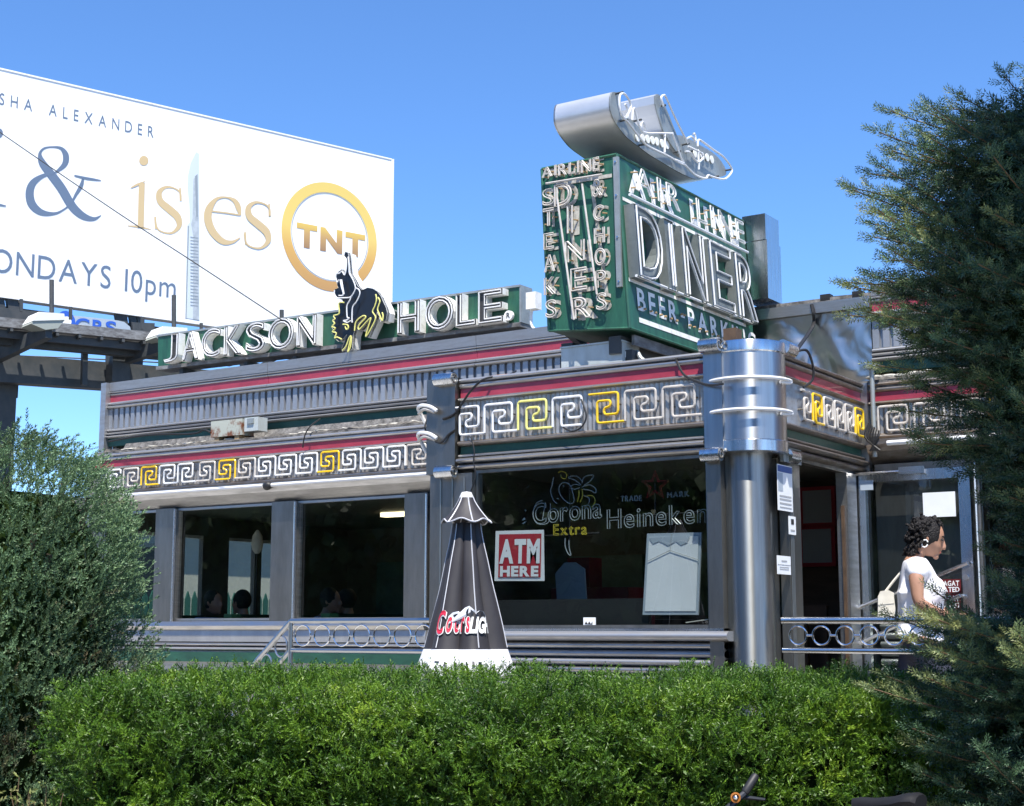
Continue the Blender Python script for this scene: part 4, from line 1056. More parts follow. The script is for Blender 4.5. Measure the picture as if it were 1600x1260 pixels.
# gold ring logo
def ring(name, r0, r1, m, h, a0=0, a1=2 * math.pi, sc_=1.58, zc_=10.11):
    n = 72; vs = []
    for i in range(n + 1):
        t = a0 + (a1 - a0) * i / n; vs += [bpt(sc_ - r0 * math.cos(t), zc_ + r0 * math.sin(t), h), bpt(sc_ - r1 * math.cos(t), zc_ + r1 * math.sin(t), h)]
    return obj(name, MB().add(vs, [(2 * i, 2 * i + 2, 2 * i + 3, 2 * i + 1) for i in range(n)]), m, bd)
m = mat('ink_ring', (.72, .52, .10), .6); nt = m.node_tree; b_ = nt.nodes['Principled BSDF']
tc_ = nt.nodes.new('ShaderNodeTexCoord'); sp_ = nt.nodes.new('ShaderNodeSeparateXYZ'); mr_ = nt.nodes.new('ShaderNodeMapRange'); rp_ = nt.nodes.new('ShaderNodeValToRGB')
mr_.inputs['From Min'].default_value, mr_.inputs['From Max'].default_value = 8.8, 11.4
e = rp_.color_ramp.elements; e[0].position, e[0].color = 0, (.45, .25, .10, 1); e[1].position, e[1].color = 1, (.70, .52, .14, 1)
x_ = rp_.color_ramp.elements.new(.35); x_.color = (.62, .36, .10, 1); x_ = rp_.color_ramp.elements.new(.55); x_.color = (.74, .54, .15, 1)
nt.links.new(tc_.outputs['Object'], sp_.inputs[0]); nt.links.new(sp_.outputs[2], mr_.inputs['Value']); nt.links.new(mr_.outputs[0], rp_.inputs[0]); nt.links.new(rp_.outputs[0], b_.inputs['Base Color'])
ring('logo_ring', .985, 1.21, 'ink_ring', .006)
ring('logo_ring_line', .955, .968, 'ink_grey_dark', .006)
m = mat('ink_letters', (.5, .3, .1), .6); nt = m.node_tree; b_ = nt.nodes['Principled BSDF']
tc_ = nt.nodes.new('ShaderNodeTexCoord'); sp_ = nt.nodes.new('ShaderNodeSeparateXYZ'); mr_ = nt.nodes.new('ShaderNodeMapRange'); rp_ = nt.nodes.new('ShaderNodeValToRGB')
mr_.inputs['From Min'].default_value, mr_.inputs['From Max'].default_value = 9.7, 10.4
e = rp_.color_ramp.elements; e[0].position, e[0].color = 0, (.28, .16, .09, 1); e[1].position, e[1].color = 1, (.78, .56, .10, 1)
x_ = rp_.color_ramp.elements.new(.55); x_.color = (.52, .32, .12, 1)
nt.links.new(tc_.outputs['Object'], sp_.inputs[0]); nt.links.new(sp_.outputs[2], mr_.inputs['Value']); nt.links.new(mr_.outputs[0], rp_.inputs[0]); nt.links.new(rp_.outputs[0], b_.inputs['Base Color'])
slet('logo_letters', 'TNT', .05, 2.42, .68, 9.80, 10.33, 'ink_letters', gap=.10)
# structure behind and below
def bq(u, v, out): return on_board(u, v, out)
def zq(zx, zy, out): return on_board(zx * .28125, 380 + zy * .28125, out)
mb = MB()
for s in (.7, 3.2, 5.7, 8.2, 10.7, 13.2): mb.bar(bpt(s, 6.0, -.6), bpt(s, 12.0, -.6), .22, .22, BN)
mb.bar(bpt(-.1, 7.55, -.45), bpt(Lb, 7.55, -.45), .16, .3).bar(bpt(-.1, 6.55, -.2), bpt(Lb, 6.55, -.2), .22, .26)
obj('frame', mb, 'beam_dark', bd)
a = zq(0, 700, .2); c = zq(900, 765, .2); d_ = (c - a).normalized()
mb = MB().bar(a - d_ * 5, c + d_ * 1.4, .30, .52)
a = zq(470, 600, .6); c = zq(465, 790, .6); mb.bar(a, c, .10, .10, BB)
a = zq(655, 590, .5); c = zq(650, 780, .5); mb.bar(a + VZ * .3, c, .35, .35, BB)
obj('main_beam', mb, 'beam_dark', bd)
p = zq(-5, 700, -.2); obj('post', MB().box((p.x - .35, p.y - .25, 0), (p.x + .22, p.y + .25, p.z + .6)), 'beam_dark', bd)
p = bpt(13.0, 0, -.3); obj('post', MB().box((p.x - .3, p.y - .3, 0), (p.x + .3, p.y + .3, 6.6)), 'beam_dark', bd)
a, c = zq(0, 437, 1.3), zq(905, 527, 1.3); d_ = (c - a).normalized()
for k in range(4):
    s = a - d_ * 5 + VZ * (-.02); e_ = c + d_ * 2.0
    off = BN * (-.18 * k - .02)
    obj('walkway_board', MB().bar(s + off, e_ + off, .15, .05 if k else .17), 'catwalk_grey', bd)
mb = MB()
for i in range(26):
    q = a - d_ * 4 + d_ * (i * .42); mb.bar(q + BN * .05 - VZ * .12, q - BN * .8 - VZ * .22, .05, .08)
a2, c2 = zq(0, 500, 1.2), zq(900, 590, 1.2); mb.bar(a2 - d_ * 5, c2 + d_ * 1.5, .06, .14)
a2, c2 = zq(0, 545, .9), zq(900, 625, .9); mb.bar(a2 - d_ * 5, c2 + d_ * 1.5, .2, .16)
obj('walkway_frame', mb, 'beam_dark', bd)
for (x0_, y0_, x1_, y1_) in ((-40, 640, 270, 492), (650, 655, 925, 565)):
    obj('outrigger', MB().bar(zq(x0_, y0_, .3), zq(x1_, y1_, 1.9), .14, .24), 'beam_dark', bd)
for zx, z0_, z1_ in ((287, 205, 385), (966, 290, 465), (1565, 372, 520)):
    obj('lamp_stem', MB().tube([zq(zx, z0_, 1.5), zq(zx, z1_, 1.5)], .045, 8), 'beam_dark', bd)
for zx, zy in ((118, 312), (392, 355), (790, 410), (1118, 445)):
    obj('cable_bracket', MB().bar(zq(zx, zy, 1.1), zq(zx, zy + 70, 1.1), .05, .05, BB), 'beam_dark', bd)
def flood(zx, zy, k=1.0):
    o = obj('floodlight', MB().prism([zq(zx + dx * k, zy + dy * k, 2.0) for dx, dy in ((-45, 0), (95, 10), (100, 45), (-80, 50))], -BN * .5), 'lamp_white', bd)
    obj('lens', MB().prism([zq(zx + dx * k, zy + dy * k, 1.98) for dx, dy in ((-80, 52), (98, 46), (60, 92), (-10, 100), (-90, 66))], -BN * .45), 'lamp_under', o)
flood(262, 382); flood(950, 462, .95)
# owner's plate hung under the board
pts = [zq(x, y, .5) for x, y in ((335, 395), (640, 428), (690, 438), (722, 465), (734, 508), (335, 470))]
pp = obj('name_plate', MB().prism(pts, -BN * .06), 'sticker_grey', bd)
obj('plate_band', MB().sheet([zq(x, y, .506) for x, y in ((335, 440), (734, 488), (734, 506), (335, 468))]), 'letter_white', pp)
def ptext(ch, x0_, x1_, y0_, y1_):
    a_, c_ = zq(x0_, y1_, .51), zq(x1_, y1_ + (x1_ - x0_) * .11, .51); up_ = (zq(x0_, y0_, .51) - a_).length
    mb = MB(); Letter(ch, .022, a_, c_ - a_, VZ, 0, 0, (c_ - a_).length, up_).face(mb, .0); obj('plate_letter', mb, 'ink_blue', pp, recalc=False)
ptext('C', 415, 495, 412, 492); ptext('B', 512, 568, 424, 497); ptext('S', 585, 645, 430, 502)
a_ = zq(365, 440, .512); rr = [a_ + BB * math.cos(t) * .19 + VZ * math.sin(t) * .22 for t in np.linspace(0, 2 * math.pi, 17)[:-1]]; obj('plate_eye', MB().sheet(rr), 'ink_blue', pp)
a_ = zq(372, 436, .515); obj('plate_pupil', MB().sheet([a_ + BB * math.cos(t) * .09 + VZ * math.sin(t) * .10 for t in np.linspace(0, 2 * math.pi, 13)[:-1]]), 'letter_white', pp)
obj('dark_sign_back', MB().prism([zq(x, y, .42) for x, y in ((-60, 350), (332, 395), (332, 455), (-60, 420))], -BN * .06), 'beam_dark', bd)
obj('dark_sign_back', MB().prism([zq(x, y, .42) for x, y in ((735, 440), (860, 445), (858, 512), (740, 505))], -BN * .06), 'beam_dark', bd)
mb = MB()
for zx, zy in ((50, 312), (75, 312), (0, 310), (650, 380), (680, 385), (730, 395), (770, 400)): mb.bar(zq(zx, zy, -.1), zq(zx + 12, zy + 70, -.1), .10, .12, BB)
obj('hanger', mb, 'beam_dark', bd)
# ---- wires
def wire(label, pts, r=.008, k=10, m='black_rubber'):
    return tag(obj('wire', MB().tube(smooth_path(pts, k), r, 5), m, smooth=True), label, 'wire')
wire('thin black wire sloping down across the white billboard to the roof sign', [on_d(-120, 120, 16), on_d(0, 207, 15.2), on_d(180, 330, 14.2), on_d(300, 408, 13.6), on_d(440, 500, 12.9)], .0055)
wire('upper of the two faint level wires under the billboard walkway', [on_d(-80, 553, 60), on_d(120, 560, 60), on_d(340, 572, 62)], .03)
wire('lower of the two faint level wires under the billboard walkway', [on_d(-80, 562, 55), on_d(120, 570, 55), on_d(340, 584, 57)], .028)

# ================================================================== SMALL THINGS ON THE ROOFS
a, c = on_y(877, 577, YF + .10), on_y(972, 534, YF + .10)
t = thing('electrical_box', 'pale grey metal electrical cabinet on the vestibule roof below the tall sign', 'electrical box', loc=(a.x, YF + .3, 3.40))
obj('body', MB().box((a.x, YF + .10, 3.398), (c.x, YF + .34, c.z)), 'box_paint', t)
obj('lid', MB().box((a.x - .006, YF + .092, c.z + .001), (c.x + .006, YF + .345, c.z + .012)), 'box_paint', t)
obj('label_plate', MB().box((c.x + .001, YF + .14, 3.46), (c.x + .004, YF + .17, 3.50)), 'letter_white', t)
obj('conduit', MB().tube(smooth_path([(c.x + .0, YF + .25, 3.50), (c.x + .05, YF + .22, 3.50), (c.x + .09, YF + .20, 3.45), (c.x + .15, YF + .22, 3.41)], 5), .016, 8), 'galvanised', t, smooth=True)
a, c = on_y(329, 684, 10.45), on_y(378, 654, 10.45)
t = thing('transformer_box', 'rust edged grey transformer box with a junction box on the wing roof ledge', 'transformer', loc=(a.x, 10.5, 3.45))
obj('body', MB().box((a.x, 10.45, a.z), (c.x, 10.62, c.z)), 'rust_box', t)
obj('junction_box', MB().box((c.x + .015, 10.47, a.z + .03), (c.x + .19, 10.60, c.z + .005)), 'box_paint', t)
obj('knockout', MB().box((c.x + .06, 10.455, a.z + .10), (c.x + .14, 10.468, a.z + .15)), 'galvanised', t)
obj('feet', MB().box((a.x + .04, 10.46, 3.42), (a.x + .10, 10.60, a.z - .001)).box((c.x - .10, 10.46, 3.42), (c.x - .04, 10.60, a.z - .001)), 'bronze', t)
p = on_y(1362, 577, YW - .09)
t = thing('roof_pipe', 'thin grey vertical pipe in the corner beside the right fascia', 'pipe', loc=(p.x, YW - .09, 2.9))
obj('tube', MB().tube([(p.x, YW - .09, 2.86), (p.x, YW - .09, p.z)], .017, 10), 'galvanised', t, smooth=True)
obj('cap', MB().box((p.x - .03, YW - .13, p.z), (p.x + .05, YW - .05, p.z + .03)), 'galvanised', t)
mb = MB()
for i in range(7): mb.tube(smooth_path([(p.x - .03 + .012 * i, YW - .10, 3.10 - .01 * i), (p.x - .05 + .016 * i, YW - .13, 3.0), (p.x + .05 - .012 * i, YW - .12, 2.90)], 4), .008, 5)
obj('wire_tangle', mb, 'black_rubber', t)
p = on_y(1180, 505, 9.0); q = on_y(1150, 545, 8.9)
tag(obj('vent_pipe', MB().box((-4.27, 9.05, 3.39), (-4.18, 9.15, 3.39 + .26)), 'brown_trim'), 'short brownish square vent stub rising behind the chrome corner column', 'vent')
def cab(label, pts, r=.008, m='black_rubber', name='cable'): return tag(cable(name, pts, r, m), label, 'cable')
Yf = YF - .07
cab('black cable looping from the red stripe to the chrome corner column', [on_y(1055, 560, YF - .02), on_y(1068, 585, Yf), on_y(1090, 597, Yf), on_y(1110, 602, Yf - .02), on_y(1130, 600, Yf - .06)])
cab('black cable from the left pilaster up over the vestibule roof edge', [on_y(692, 655, Yf), on_y(712, 645, Yf), on_y(735, 612, Yf), on_y(758, 592, Yf), on_y(790, 588, YF + .1), on_y(806, 580, YF + .5)])
cab('copper pipe end lying on the vestibule roof edge', [on_y(758, 591, YF - .01), on_y(780, 588, YF + .02), on_y(802, 586, YF + .06)], .011, 'copper', 'copper_pipe')
cab('thin cable hanging down the vestibule front beside the left pilaster', [on_y(736, 684, Yf + .02), on_y(741, 705, Yf), on_y(740, 722, Yf), on_y(743, 745, Yf), on_y(734, 772, Yf)], .005)
cab('black cable drooping under the orange greek key tube', [on_y(880, 668, Yf), on_y(893, 674, Yf - .02), on_y(908, 668, Yf - .01), on_y(916, 650, Yf), on_y(908, 624, Yf)], .006)
cab('black cable arching from the column top to the right face key tubes', [Vector((XR + .06, 8.99, 3.43)), Vector((XR + .09, 9.10, 3.45)), Vector((XR + .10, 9.17, 3.36)), Vector((XR + .09, 9.18, 3.27)), Vector((XR + .05, 9.12, 3.215))], .009)
cab('dark cable down the billowed metal panel to the column top', [on_y(1268, 476, YU - .05), on_y(1271, 490, YU - .06), on_y(1270, 510, YU - .1), on_y(1250, 540, 9.8), on_y(1240, 552, 9.2)], .014)
cab('thin cables crossing the red stripe of the wing', [on_y(500, 655, YU - .15), on_y(484, 667, YW - .08), on_y(476, 682, YW - .09), on_y(473, 700, YW - .09)], .007)
cab('black cable behind the left pilaster neon arcs', [on_y(668, 655, YF + .0), on_y(664, 668, YF - .02), on_y(671, 684, YF - .02), on_y(688, 692, YF - .08), on_y(700, 680, Yf), on_y(711, 672, Yf)], .007)
cab('black cable lying along the wing roof ledge', [on_y(170, 690, 10.4), on_y(230, 680, 10.42), on_y(300, 678, 10.45), on_y(318, 672, 10.45), on_y(329, 676, 10.45)], .010)

# ================================================================== RAILINGS
def railing(name, label, x0, x1, y, zt, zb, slope=None, post=(True, True), n=None, zg=.70, m='satin_tube'):
    t = thing(name, label, 'railing', 'railings with a row of rings', ((x0 + x1) / 2, y, zg))
    obj('top_rail', MB().tube([(x0, y, zt), (x1, y, zt)], .022, 10), m, t, smooth=True)
    obj('bottom_rail', MB().tube([(x0, y, zb), (x1, y, zb)], .017, 10), m, t, smooth=True)
    r = (zt - zb) / 2 - .034; pitch = r * 2 + .038; n = int((x1 - x0 - .05) / pitch); x = x0 + .045 + r
    for i in range(n):
        c = Vector((x + i * pitch, y, (zt + zb) / 2))
        k = obj('ring', MB().tube([c + Vector((math.cos(a) * r, 0, math.sin(a) * r)) for a in np.linspace(0, 2 * math.pi, 25)[:-1]], .0062, 6, closed=True), 'chrome', t, smooth=True)
        obj('link', MB().tube([c + Vector((r, 0, 0)), c + Vector((r + .038, 0, 0))], .008, 6), m, k)
    for f, x in zip(post, (x0, x1)):
        if f: obj('post', MB().tube([(x, y, zg), (x, y, zt)], .020, 10), m, t, smooth=True)
    if slope:
        dx, dz = slope
        obj('sloping_rail', MB().tube([(x0, y, zt), (x0 - dx, y, zt - dz)], .022, 10), m, t, smooth=True)
        obj('sloping_rail', MB().tube([(x0, y, zb), (x0 - dx, y, zb - dz)], .017, 10), m, t, smooth=True)
        for i in range(3):
            c = Vector((x0 - .10 - i * .16, y, (zt + zb) / 2 - (.10 + i * .16) * dz / dx))
            obj('ring', MB().tube([c + Vector((math.cos(a) * r * .8, 0, math.sin(a) * r)) for a in np.linspace(0, 2 * math.pi, 21)[:-1]], .0085, 6, closed=True), m, t, smooth=True)
        obj('post', MB().tube([(x0 - dx, y, .0), (x0 - dx, y, zt - dz)], .020, 10), m, t, smooth=True)
    return t
yr = 9.15
p, q = on_y(455, 972, yr), on_y(690, 968, yr); pb = on_y(560, 1017, yr)
railing('railing', 'worn grey tubular railing with rings and a sloping end below the wing windows', p.x, on_y(722, 968, yr).x, yr, (p.z + q.z) / 2, pb.z, (.85, .75), m='rail_worn')
yr = 8.70
p, q = on_y(1197, 970, yr), on_y(1400, 968, yr); pb = on_y(1300, 1017, yr)
railing('railing', 'polished tubular railing with rings in front of the open door', XR + .04, -2.35, yr, p.z, pb.z, zg=.745, post=(False, True))

# ================================================================== CLOSED UMBRELLA
UP = on_d(728, 985, 8.75); UP.z = 0
SU = 2350 / 8.75
um = thing('umbrella', 'closed black patio umbrella with white hem and beer lettering standing behind the hedge', 'umbrella', loc=UP)
def uz(v): return EYE + (985 - v) / SU
prof = [(818, .080), (832, .088), (850, .100), (880, .128), (920, .160), (960, .196), (990, .226), (1012, .250), (1030, .276), (1044, .300), (1056, .306)]
pz = np.array([uz(v) for v, r in prof][::-1]); pr = np.array([r for v, r in prof][::-1])
th0 = math.atan2(-UP.y, -UP.x)                # towards the camera
def u_rad(th, z):
    r = float(np.interp(z, pz, pr)); a = (th - th0 - .30) * 3
    fold = abs(math.cos(a / 1.0)) ** .8
    w = .30 * (1 - abs(r - .17) / .4)
    return r * (1.0 - w * (1 - fold)) * (1 + .06 * noise.noise(Vector((math.cos(th) * 2, math.sin(th) * 2, z * 3))) + .018 * noise.noise(Vector((math.cos(th) * 5, math.sin(th) * 5, z * 2 + 9))))
def u_pt(th, z, h=0): r = u_rad(th, z) + h; return Vector((UP.x + r * math.cos(th), UP.y + r * math.sin(th), z))
zh = uz(1014)
def shell(z0, z1, nz, name, m, h=0.0, wob=0):
    nt_ = 96; vs = []
    for j in range(nz + 1):
        for i in range(nt_):
            th = 2 * math.pi * i / nt_; z = z0 + (z1 - z0) * j / nz
            if wob and j == 0: z += wob * math.sin(th * 3 + 1.0) + wob * .6 * math.sin(th * 7)
            vs.append(u_pt(th, z, h))
    return obj(name, MB().add(vs, [(j * nt_ + i, j * nt_ + (i + 1) % nt_, (j + 1) * nt_ + (i + 1) % nt_, (j + 1) * nt_ + i) for j in range(nz) for i in range(nt_)]), m, um, smooth=True)
shell(zh - .01, uz(818), 24, 'canopy', 'umbrella_black')
hem = shell(uz(1056), zh, 6, 'hem_band', 'umbrella_white', .004, .012)
# top vent flap
nt_, vs = 72, []
for j in range(7):
    k = j / 6
    for i in range(nt_):
        th = 2 * math.pi * i / nt_; fl = .5 + .5 * math.cos((th - th0 - .3) * 6)
        r = .038 + .098 * k ** 1.25 * (1 + .14 * fl * k); z = uz(776) - (uz(776) - uz(818)) * k + .022 * (1 - fl) * k ** 3
        vs.append((UP.x + r * math.cos(th), UP.y + r * math.sin(th), z))
vent = obj('vent_flap', MB().add(vs, [(j * nt_ + i, j * nt_ + (i + 1) % nt_, (j + 1) * nt_ + (i + 1) % nt_, (j + 1) * nt_ + i) for j in range(6) for i in range(nt_)]), 'umbrella_black', um, smooth=True)
obj('flap_edge', MB().tube([Vector(v) + Vector((0, 0, 0)) for v in vs[-nt_:]], .0045, 5, closed=True), 'piping', vent, smooth=True)
obj('finial', MB().lathe([(0, uz(768)), (.028, uz(769)), (.042, uz(776)), (.040, uz(779)), (0, uz(779))], 20, (UP.x, UP.y, 0)), 'letter_white', um, smooth=True)
for k in range(6):
    th = th0 + .30 + k * math.pi / 3
    obj('seam', MB().tube([u_pt(th, z, .003) for z in np.linspace(zh + .01, uz(820), 18)], .0035, 4), 'piping', um)
    obj('flap_seam', MB().tube([vs[j * nt_ + int(round((th % (2 * math.pi)) / (2 * math.pi) * nt_)) % nt_] for j in range(7)], .004, 4), 'piping', vent)
obj('pole', MB().tube([(UP.x, UP.y, .08), (UP.x, UP.y, uz(830))], .022, 10), 'letter_white', um, smooth=True)
obj('base', MB().lathe([(0, 0), (.28, 0), (.28, .06), (.08, .10), (.04, .22), (0, .22)], 24, (UP.x, UP.y, 0)), 'black_rubber', um, smooth=True)
# printed badge wrapped on the cloth: x metres to the right of the line of sight, z height
def uwarp(x, z, h): return u_pt(th0 + x / .215, z, h + .004)
def px_x(u): return (u - 728) / SU
def uprint(name, text, off, u0, u1, v0, v1, m, h, slant=0, gap=.06, grow=0):
    grow = grow / SU; mb = MB(); cap = GLYPH[(off, 'C' if 'C' in text else 'H')]['bb']; ch_h = cap[3] - cap[1]; z0, z1 = uz(v1), uz(v0); k = (z1 - z0) / ch_h
    for ch, a, c in layout(text, off, px_x(u0), px_x(u1), gap):
        b = GLYPH[(off, ch)]['bb']
        L = Letter(ch, off, (0, 0, 0), (1, 0, 0), (0, 0, 1), a - grow, z0 + b[1] * k - grow, c + grow, z0 + b[3] * k + grow, 0, warp=uwarp)
        if slant: L.P = [(x + slant * (z - z0), z) for x, z in L.P]
        L.face(mb, h)
    return obj(name, mb, m, um, recalc=False)
mt = [(697, 964), (703, 958), (712, 956), (718, 961), (726, 951), (734, 948), (742, 954), (748, 958), (753, 955), (762, 956), (770, 962), (774, 970), (776, 976), (697, 976)]
n = len(mt)
obj('badge_mountains', MB().add([uwarp(px_x(u), uz(v), .002) for u, v in mt], [(i, i + 1, n - 1) for i in range(n - 2)]), 'logo_silver', um)
mb = MB()
for tri in (((704, 962), (712, 959), (708, 968)), ((714, 962), (720, 964), (712, 969)), ((727, 956), (733, 951), (730, 966)), ((736, 953), (741, 957), (735, 969)), ((744, 960), (750, 962), (743, 970)), ((754, 958), (760, 960), (752, 968)), ((763, 961), (768, 966), (760, 970)), ((722, 958), (726, 955), (723, 968))):
    mb.sheet([uwarp(px_x(u), uz(v), .004) for u, v in tri])
obj('badge_ridges', mb, 'black_gloss', um)
for w_, ua_, ub_, va_, vb_ in (('C', 679, 692, 953, 989), ('oors', 696, 733, 953, 987)):
    uprint('badge_outline', w_, .05, ua_, ub_, va_, vb_, 'letter_white', .0060, .06, .22, grow=1.2)
    uprint('badge_script', w_, .022, ua_, ub_, va_, vb_, 'logo_red', .009, .06, .22)
uprint('badge_letters', 'LIGH', .05, 732, 768, 963, 988, 'letter_white', .008, .22, .03)
mb = MB()
for u0, v0, u1, v1 in ((690, 1031, 696, 1033), (701, 1032, 703, 1038), (712, 1034, 716, 1038), (722, 1033, 724, 1041), (728, 1032, 730, 1041), (735, 1031, 738, 1040), (742, 1032, 746, 1038)):
    mb.add([uwarp(px_x(u), uz(v), .006) for u, v in ((u0, v0), (u1, v0 + .5), (u1, v1), (u0, v1))], [(0, 1, 2, 3)])
obj('hem_print', mb, 'black_gloss', hem)

# ================================================================== WINDOW SIGNS
YG = YF + .06
t = thing('poster', 'red and white ATM HERE poster inside the vestibule window', 'poster', loc=on_y(810, 910, YG))
cs = [on_y(u, v, YG) for u, v in ((772, 908), (850, 908), (849, 828), (774, 830))]
RT = (cs[1] - cs[0]).normalized(); PW = (cs[1] - cs[0]).length; UPV = (cs[3] - cs[0]).normalized(); PH = (cs[3] - cs[0]).length
obj('sheet', MB().prism([c + Vector((0, .004, 0)) for c in cs], (0, .004, 0)), 'paper_white', t)
def pq(x, z, h=.0): return cs[0] + RT * (x * PW) + UPV * (z * PH) - Vector((0, h, 0))
obj('red_field', MB().sheet([pq(.08, .07), pq(.93, .07), pq(.93, .93), pq(.08, .93)]), 'paper_red', t)
flat_text('lettering', 'ATM', .05, cs[0], RT, UPV, .10 * PW, .91 * PW, .375 * PH, .86 * PH, 'paper_white', t, h=.003, gap=.05)
flat_text('lettering', 'HERE', .05, cs[0], RT, UPV, .12 * PW, .89 * PW, .10 * PH, .31 * PH, 'paper_white', t, h=.003, gap=.08)
t = thing('framed_board', 'large blank pale blue framed board leaning in the vestibule window', 'board', loc=on_y(1050, 962, YG))
cs2 = [on_y(u, v, YG + .02) for u, v in ((1004, 961), (1091, 961), (1096, 832), (1011, 834))]
obj('frame', MB().prism(cs2, (0, .012, 0)), 'sticker_grey', t)
ins = [cs2[0].lerp(cs2[2], .045), cs2[1].lerp(cs2[3], .045), cs2[2].lerp(cs2[0], .045), cs2[3].lerp(cs2[1], .045)]
obj('sheet', MB().prism([c - Vector((0, .004, 0)) for c in ins], (0, .003, 0)), 'paper_white', t)
obj('hanging_wire', MB().tube([on_y(u, v, YG + .010) for u, v in ((1012, 877), (1047, 860), (1092, 875))], .002, 4).tube([on_y(1047, 860, YG + .01), on_y(1049, 834, YG + .01)], .002, 4), 'print_grey', t)
obj('painted_shadow', MB().sheet([on_y(u, v, YG + .012) for u, v in ((1013, 840), (1078, 838), (1074, 848), (1064, 852), (1056, 846), (1044, 853), (1030, 846), (1020, 850))]), 'sticker_grey', t)  # scalloped grey sheet: the fascia's shadow painted across the board top
a, c = on_y(911, 977, YF + .012), on_y(930, 965, YF + .012)
t = thing('window_sticker', 'small white sticker low on the vestibule window pane', 'sticker', loc=a)
obj('sheet', MB().box((a.x, YF + .016, a.z), (c.x, YF + .0185, c.z)), 'paper_white', t)
obj('print', MB().sheet([(a.x + .01 + .012 * i, YF + .0145, a.z + .002 + (.022 if i % 2 else .004)) for i in range(6)] + [(a.x + .07, YF + .0145, a.z + .003)]), 'black_gloss', t)
a, c = on_y(1073, 973, YF + .1), on_y(1108, 968, YF + .1); tag(obj('paper_slip', MB().bar(a, c, .03, .006), 'bag'), 'cream paper slip lying at the lower right of the vestibule window', 'paper')
# neon beer signs
def z3(zx, zy, y): return on_y(800 + zx * .3173, 660 + zy * .3175, y)
YN = YF + .075
def nz3(parent, lst, m, r=.0032, k=4): obj('neon_tube', MB().tube(smooth_path([z3(p[0], p[1], YN) for p in lst], k), r, 5), m, parent, smooth=True)
def ntext(parent, text, zx0, zy0, zx1, zy1, hpx, m, off=0.0, d=.0, r=.0028, gap=.16):
    """outlined tube lettering; base line from (zx0,zy0) to (zx1,zy1)"""
    a, c = z3(zx0, zy0, YN), z3(zx1, zy1, YN); rt = (c - a).normalized(); ln = (c - a).length
    top = z3(zx0, zy0 - hpx, YN); capb = GLYPH[(off, 'H')]['bb'] if (off, 'H') in GLYPH else GLYPH[(off, 'E')]['bb']; k = (top - a).length / (capb[3] - capb[1])
    for ch, x0, x1 in layout(text, off, 0, ln, gap):
        b = GLYPH[(off, ch)]['bb']; mb = MB()
        Letter(ch, off, a, rt, (0, 0, 1), x0, b[1] * k, x1, b[3] * k).tubes(mb, d, 0, r, 5); obj('neon_letter', mb, m, parent, smooth=True)
ns = thing('neon_sign', 'unlit beer neon with a parrot, a palm tree and yellow lower word in the window', 'neon sign', 'beer neon signs in the vestibule window', z3(270, 560, YN))
ntext(ns, 'Corona', 105, 500, 440, 468, 95, 'tube_dim', 0.0, -.002, .003, .12)
nz3(ns, [(150, 385), (120, 400), (103, 450), (120, 495), (160, 502), (185, 480), (190, 400)], 'tube_dim'); nz3(ns, [(165, 395), (150, 480)], 'tube_dim', k=1)
ntext(ns, 'Extra', 205, 556, 368, 552, 52, 'tube_gold', 0.0, .0, .0028, .14)
nz3(ns, [(205, 270), (198, 310), (190, 340), (205, 385), (222, 400)], 'tube_dim'); nz3(ns, [(245, 300), (232, 320), (235, 350), (255, 380), (285, 400), (305, 390), (300, 350), (285, 310), (262, 296), (245, 300)], 'tube_dim')
nz3(ns, [(228, 250), (240, 242), (258, 245), (270, 258), (262, 278), (245, 272), (240, 258)], 'tube_gold')
for q in ([(340, 310), (310, 285), (280, 275), (285, 268), (320, 266), (345, 290)], [(345, 300), (352, 275), (375, 262), (402, 262), (385, 290), (355, 310)], [(345, 320), (380, 308), (410, 325), (412, 348), (385, 335), (350, 330)], [(335, 322), (305, 330), (290, 318), (310, 305), (335, 312)]): nz3(ns, q, 'tube_dim')
nz3(ns, [(345, 330), (348, 360), (335, 395)], 'tube_gold', .004); nz3(ns, [(330, 335), (330, 360), (322, 392)], 'tube_gold', .004)
nz3(ns, [(360, 365), (395, 362), (410, 385), (400, 410), (390, 418)], 'tube_gold'); nz3(ns, [(355, 360), (380, 375), (378, 400)], 'tube_dim')
nz3(ns, [(262, 570), (262, 610), (275, 645), (290, 655), (282, 620), (280, 580)], 'tube_dim')
obj('backing_bar', MB().tube([z3(150, 560, YN + .02), z3(430, 545, YN + .02)], .006, 5).tube([z3(285, 250, YN + .02), z3(285, 580, YN + .02)], .006, 5), 'black_rubber', ns)
nh = thing('neon_sign', 'unlit beer neon with a red star and one long white word in the window', 'neon sign', 'beer neon signs in the vestibule window', z3(700, 520, YN))
ntext(nh, 'Heineken', 470, 524, 962, 492, 92, 'tube_dim', 0.0, -.001, .0032, .15)
mb = MB()
ntext(nh, 'TRADE', 536, 390, 638, 386, 26, 'tube_dim', 0.0, .0, .0018, .2); ntext(nh, 'MARK', 765, 372, 872, 364, 26, 'tube_dim', 0.0, .0, .0018, .2)
for R_, r_ in ((70, 30), (54, 22)):
    pts = []
    for i in range(10):
        a = math.pi / 2 + i * math.pi / 5; q = R_ if i % 2 == 0 else r_; pts.append(z3(705 + q * math.cos(a), 312 - q * math.sin(a) * 1.05, YN))
    obj('neon_star', MB().tube(pts, .0038, 5, closed=True), 'tube_red', nh)
obj('backing_bar', MB().tube([z3(500, 470, YN + .02), z3(950, 440, YN + .02)], .006, 5).tube([z3(705, 300, YN + .02), z3(705, 470, YN + .02)], .006, 5), 'black_rubber', nh)
